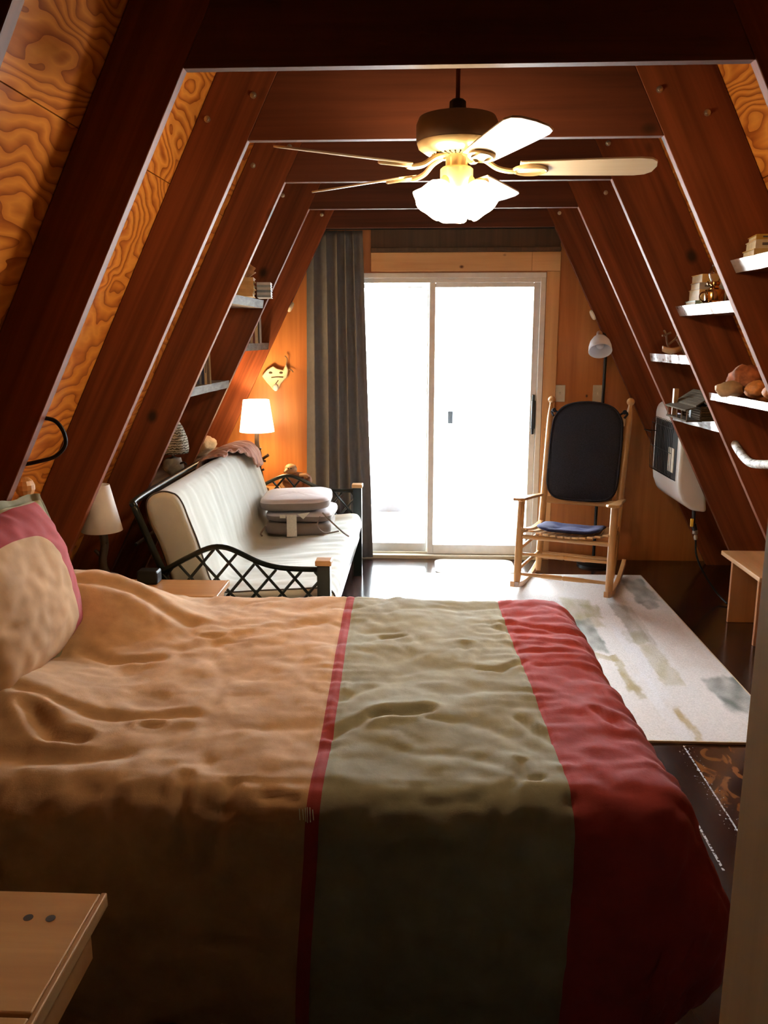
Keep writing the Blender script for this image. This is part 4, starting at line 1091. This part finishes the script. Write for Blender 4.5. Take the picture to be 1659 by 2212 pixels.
for i in range(nx+1):
    for j in range(ny+1):
        x = lerp(RX0, RX1, i/nx); y = lerp(RY0, RY1, j/ny)
        c = Vector((.70,.655,.635)) * (1 + .06*nz(x*5, y*1.8, 3))
        for px, py, wx, wy, pc, al in PATCH:
            dx = (x-px + .018*nz(x*9, y*7, px*5) + .009*nz(x*30, y*24, py))/wx; dy = (y-py + .05*nz(x*16, y*5, py*3) + .02*nz(x*45,y*12,px))/wy
            m = max(abs(dx), abs(dy)); k = al*sstep(1.08, .86, m)*(.72+.5*nz(x*22, y*9, px*7))
            k = max(0, min(1, k))
            c = c.lerp(Vector(pc), k)
        vs.append((x, y, .011 + .0006*nz(x*60, y*60, 1))); cols.append((*c, 1))
b = MB(); b.v = vs; NJ = ny+1
for i in range(nx):
    for j in range(ny): b.f.append((i*NJ+j, (i+1)*NJ+j, (i+1)*NJ+j+1, i*NJ+j+1)); b.m.append(0)
rug = thing('area_rug', ((RX0+RX1)/2, (RY0+RY1)/2, 0), 'cream rug with brushed sage and gold patches on the dark floor', 'rug')
ro = b.build('pile', M['rug'], rug, smooth=True, angle=0)
ca = ro.data.color_attributes.new('Pattern', 'FLOAT_COLOR', 'POINT')
ca.data.foreach_set('color', [q for c in cols for q in c])
b = MB().box((RX0-.004, RY0-.004, .0005), (RX1+.004, RY0+.004, .0115)).box((RX0-.004, RY1-.004, .0005), (RX1+.004, RY1+.004, .0115)).box((RX0-.004, RY0+.004, .0005), (RX0+.004, RY1-.004, .0115)).box((RX1-.004, RY0+.004, .0005), (RX1+.004, RY1-.004, .0115)).box((RX0+.004,RY0+.004,.0005),(RX1-.004,RY1-.004,.008))
b.build('binding', M['rugedge'], rug, bevel=.002)
b = MB().prism(cushion_outline(.10,.66,5.52,5.88,.07), .001, .008)
tag(b.build('door_mat', M['rubbermat'], bevel=.002), 'pale round cornered mat on the floor at the glass door', 'mat')

# ------------------------------------------------------------------ shelves
def shelf(side, k, z, label, xf, xn, edge, thick=.045, body='slabY', bev=.045, yaw=.01):
    """between frame k (near) and k+1 (far); xf/xn inner edge x at the far and near end"""
    y0, y1 = YK[k]+TH+.002, YK[k+1]-.002
    n = 26; vs = []; fs = []; mi = []
    for i in range(n+1):
        q = i/n; y = lerp(y0, y1, q)
        x = (xn+xf)/2 + side*(yaw*(q-.5)*-2 + .006*nz(q*5, z*7)+.004*nz(q*14, z*5))
        xb = xi(z, side)+side*(HOFF[side]-.030)
        xt = xi(z+.02, side)+side*(HOFF[side]-.030)
        # section: bottom inner, top inner (set back), top outer, bottom outer
        vs += [(x+side*bev*.5*(1+.25*nz(q*9,3.3)), y, z), (x, y, z+thick), (xt, y, z+thick), (xb, y, z)]
    for i in range(n):
        for j in range(4):
            fs.append((i*4+j, (i+1)*4+j, (i+1)*4+(j+1)%4, i*4+(j+1)%4)); mi.append(1 if j == 0 else 0)
    fs += [(0,1,2,3), tuple(n*4+j for j in (3,2,1,0))]; mi += [0,0]
    b = MB(); b.v = vs; b.f = fs; b.m = mi
    o = b.build('shelf', [M[body], M[edge]], smooth=True)
    return tag(o, label, 'shelf', 'live edge shelves between the rafters')
# right slope (frames index: 2=nearest dark, 3, 4, 5, 6=end)
shelf(1, 2, 1.832, 'dark slab shelf at the right edge of the picture holding stacked books', 1.170, 1.135, 'liveedge', bev=.05)
shelf(1, 3, 1.695, 'shiny slab shelf holding the oil lamp and cream books', 1.228, 1.190, 'liveedge', bev=.05)
shelf(1, 4, 1.46, 'small bark edged shelf holding driftwood twigs', 1.375, 1.305, 'bark', bev=.016, yaw=.02)
shelf(1, 4, 1.118, 'bark edged shelf holding the log cabin model', 1.522, 1.482, 'bark', bev=.012, thick=.05, yaw=.03)
shelf(1, 3, 1.300, 'shiny live edge shelf holding orange rocks', 1.44, 1.37, 'liveedge', bev=.010, thick=.035, yaw=.015)
# left slope
shelf(-1, 4, 1.765, 'grey slab shelf on the left slope under lying paperbacks', -.935, -.950, 'barkdull', body='slabpale', bev=.015)
shelf(-1, 4, 1.302, 'grey slab shelf on the left slope under coloured upright books', -1.172, -1.160, 'barkdull', body='slabpale', bev=.015)
shelf(-1, 5, 1.515, 'short shelf next to the end wall under upright pale books', -1.085, -1.066, 'barkdull', body='slabpale', bev=.012)
shelf(-1, 4, .800, 'low shelf behind the futon under the striped shade lamp', -1.36, -1.36, 'barkdull', body='slabpale', bev=.01, thick=.03)
shelf(-1, 5, .800, 'low shelf behind the far futon end under the fleece bundle', -1.36, -1.36, 'barkdull', body='slabpale', bev=.01, thick=.03)

BK = {}
def bmat(c):
    key = tuple(c)
    if key not in BK: BK[key] = plain('book_cover_%d' % len(BK), c, .5, noise_amt=.1, nscale=30)
    return BK[key]
def book(c, size, cov, lab, group, rz=0.0, flat=True, lettering=None):
    """lying: size=(x,y,z) ; spine on the -Y face; c = bottom centre"""
    t = thing('book', c, lab, 'book', group, rz=rz)
    if rz != 0: t['_w'] = (0,0,0)
    sx, sy, sz = size; L = (0,0,0)
    z = 0
    if flat:
        b = MB().box((-sx/2,-sy/2,0),(sx/2,sy/2,.003)).box((-sx/2,-sy/2,sz-.003),(sx/2,sy/2,sz)).box((-sx/2,-sy/2,.003),(sx/2,-sy/2+.003,sz-.003))
        b.build('cover', cov, t, loc=L); MB().box((-sx/2+.003,-sy/2+.003,.003),(sx/2-.004,sy/2-.004,sz-.003)).build('page_block', M['paper'], t, loc=L)
        if lettering:
            MB().box((-sx*.28,-sy/2-.0008,sz*.35),(sx*.22,-sy/2,sz*.65)).build('title_band', lettering, t, loc=L)
    else:   # upright, spine facing -X*side given by rz
        b = MB().box((-sx/2,-sy/2,0),(-sx/2+.0025,sy/2,sz)).box((sx/2-.0025,-sy/2,0),(sx/2,sy/2,sz)).box((-sx/2+.0025,-sy/2,0),(sx/2-.0025,-sy/2+.003,sz))
        b.build('cover', cov, t, loc=L); MB().box((-sx/2+.0025,-sy/2+.003,.003),(sx/2-.0025,sy/2-.004,sz-.004)).build('page_block', M['paper'], t, loc=L)
        if lettering: MB().box((-sx*.2,-sy/2-.0008,sz*.3),(sx*.2,-sy/2,sz*.75)).build('title_band', lettering, t, loc=L)
    return t
dk = bmat((.10,.09,.09)); gold = bmat((.55,.33,.08)); grey = bmat((.33,.34,.36))
# stack at the right edge (shelf z 1.832+.045)
z = 1.8775
for i, (c, s, lab) in enumerate((((.62,.45,.18),(.105,.15,.024),'pale yellow book at the bottom of the right edge stack'), ((.70,.60,.42),(.10,.15,.030),'cream book in the middle of the right edge stack'), ((.50,.30,.05),(.10,.14,.018),'mustard yellow book on top of the right edge stack'))):
    book((1.215+.004*i, 3.15, z), s, bmat(c), lab, 'books at the right edge', rz=-.10-.03*i, lettering=dk if i else None); z += s[2]+.0004
book((1.335, 3.16, 1.8775), (.10,.14,.066), bmat((.22,.09,.04)), 'thick brown book beside the right edge stack', 'books at the right edge', rz=-.05)
# cream stack on the oil lamp shelf
z = 1.7405
for i, (c, s, lab) in enumerate((((.24,.33,.27),(.125,.17,.018),'flat green booklet under the cream boxes beside the oil lamp'), ((.60,.42,.20),(.105,.15,.048),'cream book low in the stack beside the oil lamp'), ((.36,.33,.30),(.105,.15,.030),'grey banded book in the stack beside the oil lamp'), ((.62,.38,.12),(.10,.15,.036),'golden tan book on top of the stack beside the oil lamp'))):
    book((1.285+.003*i, 3.97, z), s, bmat(c), lab, 'stack beside the oil lamp', rz=.05*(i % 2)-.04, lettering=dk if i in (2,) else None); z += s[2]+.0004
z = 1.7405
for i, (c, s, lab) in enumerate((((.30,.14,.05),(.10,.14,.058),'brown book behind the oil lamp'), ((.62,.46,.24),(.10,.14,.055),'tan book on the brown one behind the oil lamp'), ((.56,.40,.18),(.10,.14,.02),'thin tan book topping the pile behind the oil lamp'))):
    book((1.40, 3.93, z), s, bmat(c), lab, 'stack beside the oil lamp', rz=-.06, lettering=dk if i == 2 else None); z += s[2]+.0004
# oil lamp
ox, oy, oz = 1.266, 3.785, 1.7405
t = thing('oil_lamp', (ox, oy, oz), 'small brass oil lamp with clear glass chimney on the right shelf', 'oil lamp')
MB().lathe([(.042,0),(.045,.006),(.040,.012),(.043,.045),(.038,.058),(.02,.066),(.017,.075),(.022,.080),(.022,.090),(.016,.094)], (ox,oy,oz), 28).build('font', M['brass'], t, smooth=True)
MB().lathe([(.018,.094),(.026,.108),(.030,.125),(.026,.145),(.016,.165),(.013,.195)], (ox,oy,oz), 24, caps=False).build('glass_chimney', M['chimney'], t, smooth=True)
MB().tube([(ox-.015,oy-.01,oz+.085),(ox-.035,oy-.02,oz+.085)], .003, 6).ball((ox-.038,oy-.021,oz+.085), .009, 10, sc=(.4,1,1)).build('wick_knob', M['brass'], t, smooth=True)
ring = [(ox-.05+.018*math.cos(q), oy-.02, oz+.028+.02*math.sin(q)) for q in [2*PI*j/18 for j in range(18)]]
MB().tube(ring, .0035, 6, closed=True).build('finger_ring', M['brass'], t, smooth=True)
# driftwood piece
bz = 1.5055
t = thing('driftwood_boat', (1.36, 4.55, bz), 'dry twigs rising from a little tan wooden boat', 'ornament')
hull = lambda u, v: Vector((1.275+.10*(u-.0), 4.56+.035*math.sin(PI*u)**.7*(2*v-1), bz+.004+.028*(abs(2*v-1)**2)+.014*(2*u-1)**2))
o = MB().grid(hull, 20, 12).build('hull', M['burltan'], t, smooth=True, angle=0); o.modifiers.new('Solidify','SOLIDIFY').thickness = .006
b = MB()
for p in ([(1.33,4.56,bz),(1.30,4.55,bz+.05),(1.285,4.54,bz+.105),(1.27,4.53,bz+.125)],[(1.30,4.55,bz+.05),(1.34,4.55,bz+.085),(1.355,4.54,bz+.12)],[(1.285,4.54,bz+.105),(1.31,4.54,bz+.115)],[(1.38,4.5,bz),(1.35,4.5,bz+.05),(1.33,4.5,bz+.08)],[(1.38,4.42,bz),(1.40,4.42,bz+.07),(1.38,4.41,bz+.12)],[(1.39,4.38,bz),(1.365,4.38,bz+.06),(1.40,4.38,bz+.10)],[(1.285,4.54,bz+.10),(1.262,4.53,bz+.10)]):
    b.tube(spline(p,4), .0055, 6)
b.build('twig', M['twig'], t, smooth=True)
# log cabin model
cz = 1.1685
t = thing('log_cabin_model', (1.46, 4.55, cz), 'miniature log cabin with shingled roof and porch on the bark shelf', 'model house')
X0, X1, Y0, Y1 = 1.44, 1.56, 4.36, 4.68
b = MB()
for i in range(6):
    z = cz+.008+i*.0125
    b.tube([(X0,Y0,z),(X0,Y1,z)], .0068, 6).tube([(X1,Y0,z),(X1,Y1,z)], .0068, 6).tube([(X0,Y0,z),(X1,Y0,z)], .0068, 6).tube([(X0,Y1,z),(X1,Y1,z)], .0068, 6)
b.build('log_wall', M['barn'], t, smooth=True)
b = MB()
for i in range(6):
    q0, q1 = i/6, (i+1)/6
    for s in (0, 1):
        xa, za = (lerp(1.50, 1.405, q0), lerp(cz+.142, cz+.078, q0)) if s == 0 else (lerp(1.50,1.585,q0), lerp(cz+.142,cz+.078,q0))
        xb, zb = (lerp(1.50, 1.405, q1), lerp(cz+.142, cz+.078, q1)) if s == 0 else (lerp(1.50,1.585,q1), lerp(cz+.142,cz+.078,q1))
        b.add([(xa,Y0-.02,za),(xa,Y1+.02,za),(xb,Y1+.02,zb-.002),(xb,Y0-.02,zb-.002),(xa,Y0-.02,za+.006),(xa,Y1+.02,za+.006),(xb,Y1+.02,zb+.007),(xb,Y0-.02,zb+.007)],[(0,1,2,3),(4,7,6,5),(0,4,5,1),(1,5,6,2),(2,6,7,3),(3,7,4,0)])
b.add([(1.405,Y0-.02,cz+.070),(1.405,Y1+.02,cz+.070),(1.352,Y1+.02,cz+.056),(1.352,Y0-.02,cz+.056),(1.405,Y0-.02,cz+.077),(1.405,Y1+.02,cz+.077),(1.352,Y1+.02,cz+.063),(1.352,Y0-.02,cz+.063)],[(0,1,2,3),(4,7,6,5),(0,4,5,1),(1,5,6,2),(2,6,7,3),(3,7,4,0)])
b.build('shingle_roof', M['barnX'], t)
MB().box((1.36,Y0-.02,cz),(1.44,Y1+.02,cz+.008)).build('porch_deck', M['barn'], t)
for y in (Y0-.01, 4.44, 4.52, 4.60, Y1+.01): MB().tube([(1.365,y,cz+.008),(1.365,y,cz+.058)], .0035, 6).build('porch_post', M['twig'], t)
MB().box((1.385,Y1-.02,cz),(1.41,Y1+.012,cz+.152)).build('chimney', M['burltan'], t, bevel=.003)
MB().box((1.432,4.50,cz+.008),(1.4345,4.53,cz+.055)).build('cabin_door', M['black'], t)
# rocks
def rock(c, r, sc, m, lab, seed, M_=None):
    b = MB().ball(c, r, 26, sc=sc, M=M_, fn=lambda v: 1+.22*nz(v.x*1.7+seed, v.y*1.7, v.z*1.7)+.10*nz(v.x*5+seed, v.y*5, v.z*5)+.05*nz(v.x*13+seed,v.y*13,v.z*13))
    return tag(b.build('rock', M[m], smooth=True, angle=0), lab, 'rock', 'rocks on the right shelf')
rz0 = 1.3355
rock((1.36,3.78,rz0+.036), .055, (1.15,.6,.62), 'rock2', 'flat tan fossil slab at the front of the right rock shelf', 3.1)
rock((1.46,3.86,rz0+.074), .075, (1.0,.8,.85), 'rock1', 'tall rust red rock standing behind the tan fossil slab', 7.7)
rock((1.44,3.68,rz0+.040), .048, (1.0,.8,.78), 'rock3', 'bright orange crystal rock right of the tan slab', 11.2)
rock((1.47,3.56,rz0+.040), .050, (.9,.8,.75), 'rock3', 'yellow orange rock nearest to us on the rock shelf', 15.9)
# birch rail
b = MB().tube(spline([(1.535,4.1195,1.083),(1.515,3.98,1.055),(1.49,3.80,1.040),(1.475,3.62,1.058),(1.478,3.45,1.085),(1.50,3.335,1.10)],6), .019, 14)
tag(b.build('birch_rail', M['birch'], smooth=True), 'white birch branch rail between the right rafters under the rock shelf', 'branch')

# left shelf: lying paperbacks with a dried fungus on top
z = 1.8105; g = 'lying paperbacks on the upper left shelf'
names = ['bottom', 'second from the bottom', 'middle', 'second from the top', 'topmost']
for i in range(5):
    cv = bmat([(.60,.36,.14),(.57,.34,.13),(.62,.38,.15),(.58,.35,.13),(.64,.41,.17)][i])
    t = book((-.975+.003*(i % 3), 4.58+.003*i, z), (.125,.17,.0195), cv, f'tan spined paperback, {names[i]} of the lying stack on the left shelf', g, rz=.12+.02*(i % 2)); z += .0199
z2 = 1.8105
for i in range(6):
    cv = bmat([(.22,.26,.30),(.40,.40,.42),(.16,.20,.24),(.45,.44,.44),(.25,.30,.34),(.50,.47,.46)][i])
    book((-.975+.10, 4.70, z2), (.075,.16,.013), cv, ['dark blue','light grey','slate','pale grey','blue grey','whitish'][i]+' magazine in the little pile right of the tan paperbacks', 'magazines beside the paperbacks', rz=.12); z2 += .0134
b = MB()
def fung(u, v):
    a = -1.9+3.8*u; r = .055*(.25+.75*v)*(1+.18*math.sin(7*a)); return Vector((-.955+r*math.sin(a)*.9, 4.58+.3*r*math.cos(a)*0+.02*v, z+.002+.03*v+.055*v*math.cos(a*.8)**2*(1+.2*nz(u*9,v*3))))
o = b.grid(fung, 40, 12).build('dried_fungus', M['shell'], smooth=True, angle=0); o.modifiers.new('Solidify','SOLIDIFY').thickness = .008
tag(o, 'frilled tan dried fungus on top of the lying paperbacks', 'ornament')
# upright books, lower left shelf
x = -1.315; g = 'upright books on the lower left shelf'
ub = [((.45,.03,.05),.018,.145,'bright red'),((.03,.03,.035),.014,.155,'black'),((.55,.38,.20),.018,.165,'tan'),((.60,.45,.26),.012,.19,'cream yellow'),((.10,.12,.20),.013,.205,'navy blue'),((.30,.32,.38),.010,.195,'grey blue'),((.04,.05,.12),.014,.21,'midnight blue'),((.62,.48,.30),.013,.222,'pale buff'),((.16,.10,.07),.012,.205,'brown'),((.50,.40,.26),.008,.215,'thin beige')]
for c, th, h, nm in ub:
    book((x+th/2, 4.58+.02*(x+1.2), 1.3475), (th,.13,h*.92), bmat(c), f'{nm} upright book on the lower left shelf', g, rz=.28, flat=False, lettering=dk if nm in ('tan','pale buff') else None); x += th*1.02+.0015
# upright books next to the end wall
x = -1.135; g = 'upright books by the end wall'
for c, th, h, nm in (((.36,.33,.26),.030,.19,'pale grey photo'),((.55,.48,.36),.014,.20,'cream'),((.20,.05,.03),.010,.205,'dark red'),((.56,.45,.28),.020,.205,'buff yellow'),((.10,.09,.07),.008,.215,'dark thin')):
    book((x+th/2, 5.42, 1.5605), (th,.14,h), bmat(c), f'{nm} upright book on the short shelf by the end wall', g, rz=.10, flat=False); x += th+.002

# striped shade lamp on the low shelf
sx_, sy_, sz_ = -1.415, 4.62, .8305
t = thing('shade_lamp', (sx_, sy_, sz_), 'bell shade lamp with grey wavy stripes behind the futon', 'lamp')
o = MB().lathe([(.088,.125),(.093,.15),(.086,.21),(.064,.27),(.032,.325),(.012,.34)], (sx_,sy_,sz_), 30, caps=False).build('lamp_shade', M['stripe'], t, smooth=True); o.modifiers.new('Solidify','SOLIDIFY').thickness = .003
MB().ball((sx_,sy_,sz_+.052), .06, 18, sc=(1.0,1.0,.85), fn=lambda v: 1+.2*nz(v.x*3,v.y*3,v.z*3)).tube([(sx_,sy_,sz_+.08),(sx_,sy_,sz_+.3)], .008, 8).build('driftwood_base', M['greystone'], t, smooth=True, angle=0)
MB().tube(spline([(sx_+.03,sy_-.02,sz_+.06),(sx_+.07,sy_-.03,sz_+.075),(sx_+.085,sy_-.03,sz_+.06)],4), .006, 6).build('side_twig', M['branch'], t)
# fleece bundle with a stone beside
b = MB().ball((-1.455,5.37,.8305+.070), .115, 30, sc=(.85,1.3,.54), fn=lambda v: 1+.22*nz(v.x*2,v.y*2,v.z*2)+.10*nz(v.x*6,v.y*6,v.z*6))
tag(b.build('fleece_bundle', M['fleece'], smooth=True, angle=0), 'rolled tan fleece bundle on the low shelf behind the blanket', 'bundle')
b = MB().ball((-1.455,5.30,.972), .03, 16, sc=(1,.9,.9), fn=lambda v: 1+.25*nz(v.x*2,v.y*2,v.z*2))
tag(b.build('stone', M['greystone'], smooth=True, angle=0), 'small grey stone lying on the tan fleece bundle', 'stone')

# ------------------------------------------------------------------ light
def point(name, loc, power, color, r):
    l = bpy.data.lights.new(name, 'POINT'); l.energy = power; l.color = color; l.shadow_soft_size = r
    o = bpy.data.objects.new(name, l); COL.objects.link(o); o.location = loc; return o
point('corner_lamp_light', (-1.135, 5.655, 1.10), 9, (1, .66, .32), .03)
w = bpy.data.worlds.new('World'); SC.world = w; w.use_nodes = True
bg = w.node_tree.nodes['Background']; bg.inputs[0].default_value = (.90, 1.0, 1.06, 1); bg.inputs[1].default_value = 19.0

# ------------------------------------------------------------------ camera
cam = bpy.data.cameras.new('Camera'); co = bpy.data.objects.new('Camera', cam); COL.objects.link(co); SC.camera = co
cam.sensor_fit = 'VERTICAL'; cam.sensor_height = 36.0; cam.lens = 1789.2/2212*36.0; cam.clip_start = .02
pi_, ya_, ro_ = .2084, .0459, -.001
fw = Vector((-math.sin(ya_)*math.cos(pi_), math.cos(ya_)*math.cos(pi_), -math.sin(pi_)))
r = Vector((math.cos(ya_), math.sin(ya_), 0)); u = r.cross(fw)
r2 = r*math.cos(ro_)+u*math.sin(ro_); u2 = -r*math.sin(ro_)+u*math.cos(ro_)
co.matrix_world = frame((0,0,1.6), r2, u2, -fw)
for o in bpy.data.objects:
    if '_w' in o: del o['_w']

SC.view_settings.view_transform = 'Standard'; SC.view_settings.look = 'None'; SC.view_settings.gamma = 1; SC.view_settings.use_curve_mapping = False
SC.view_settings.exposure = 1.12
SC.cycles.use_denoising = True
SC.cycles.max_bounces = 10; SC.cycles.diffuse_bounces = 2; SC.cycles.transparent_max_bounces = 12
SC.cycles.sample_clamp_indirect = 8
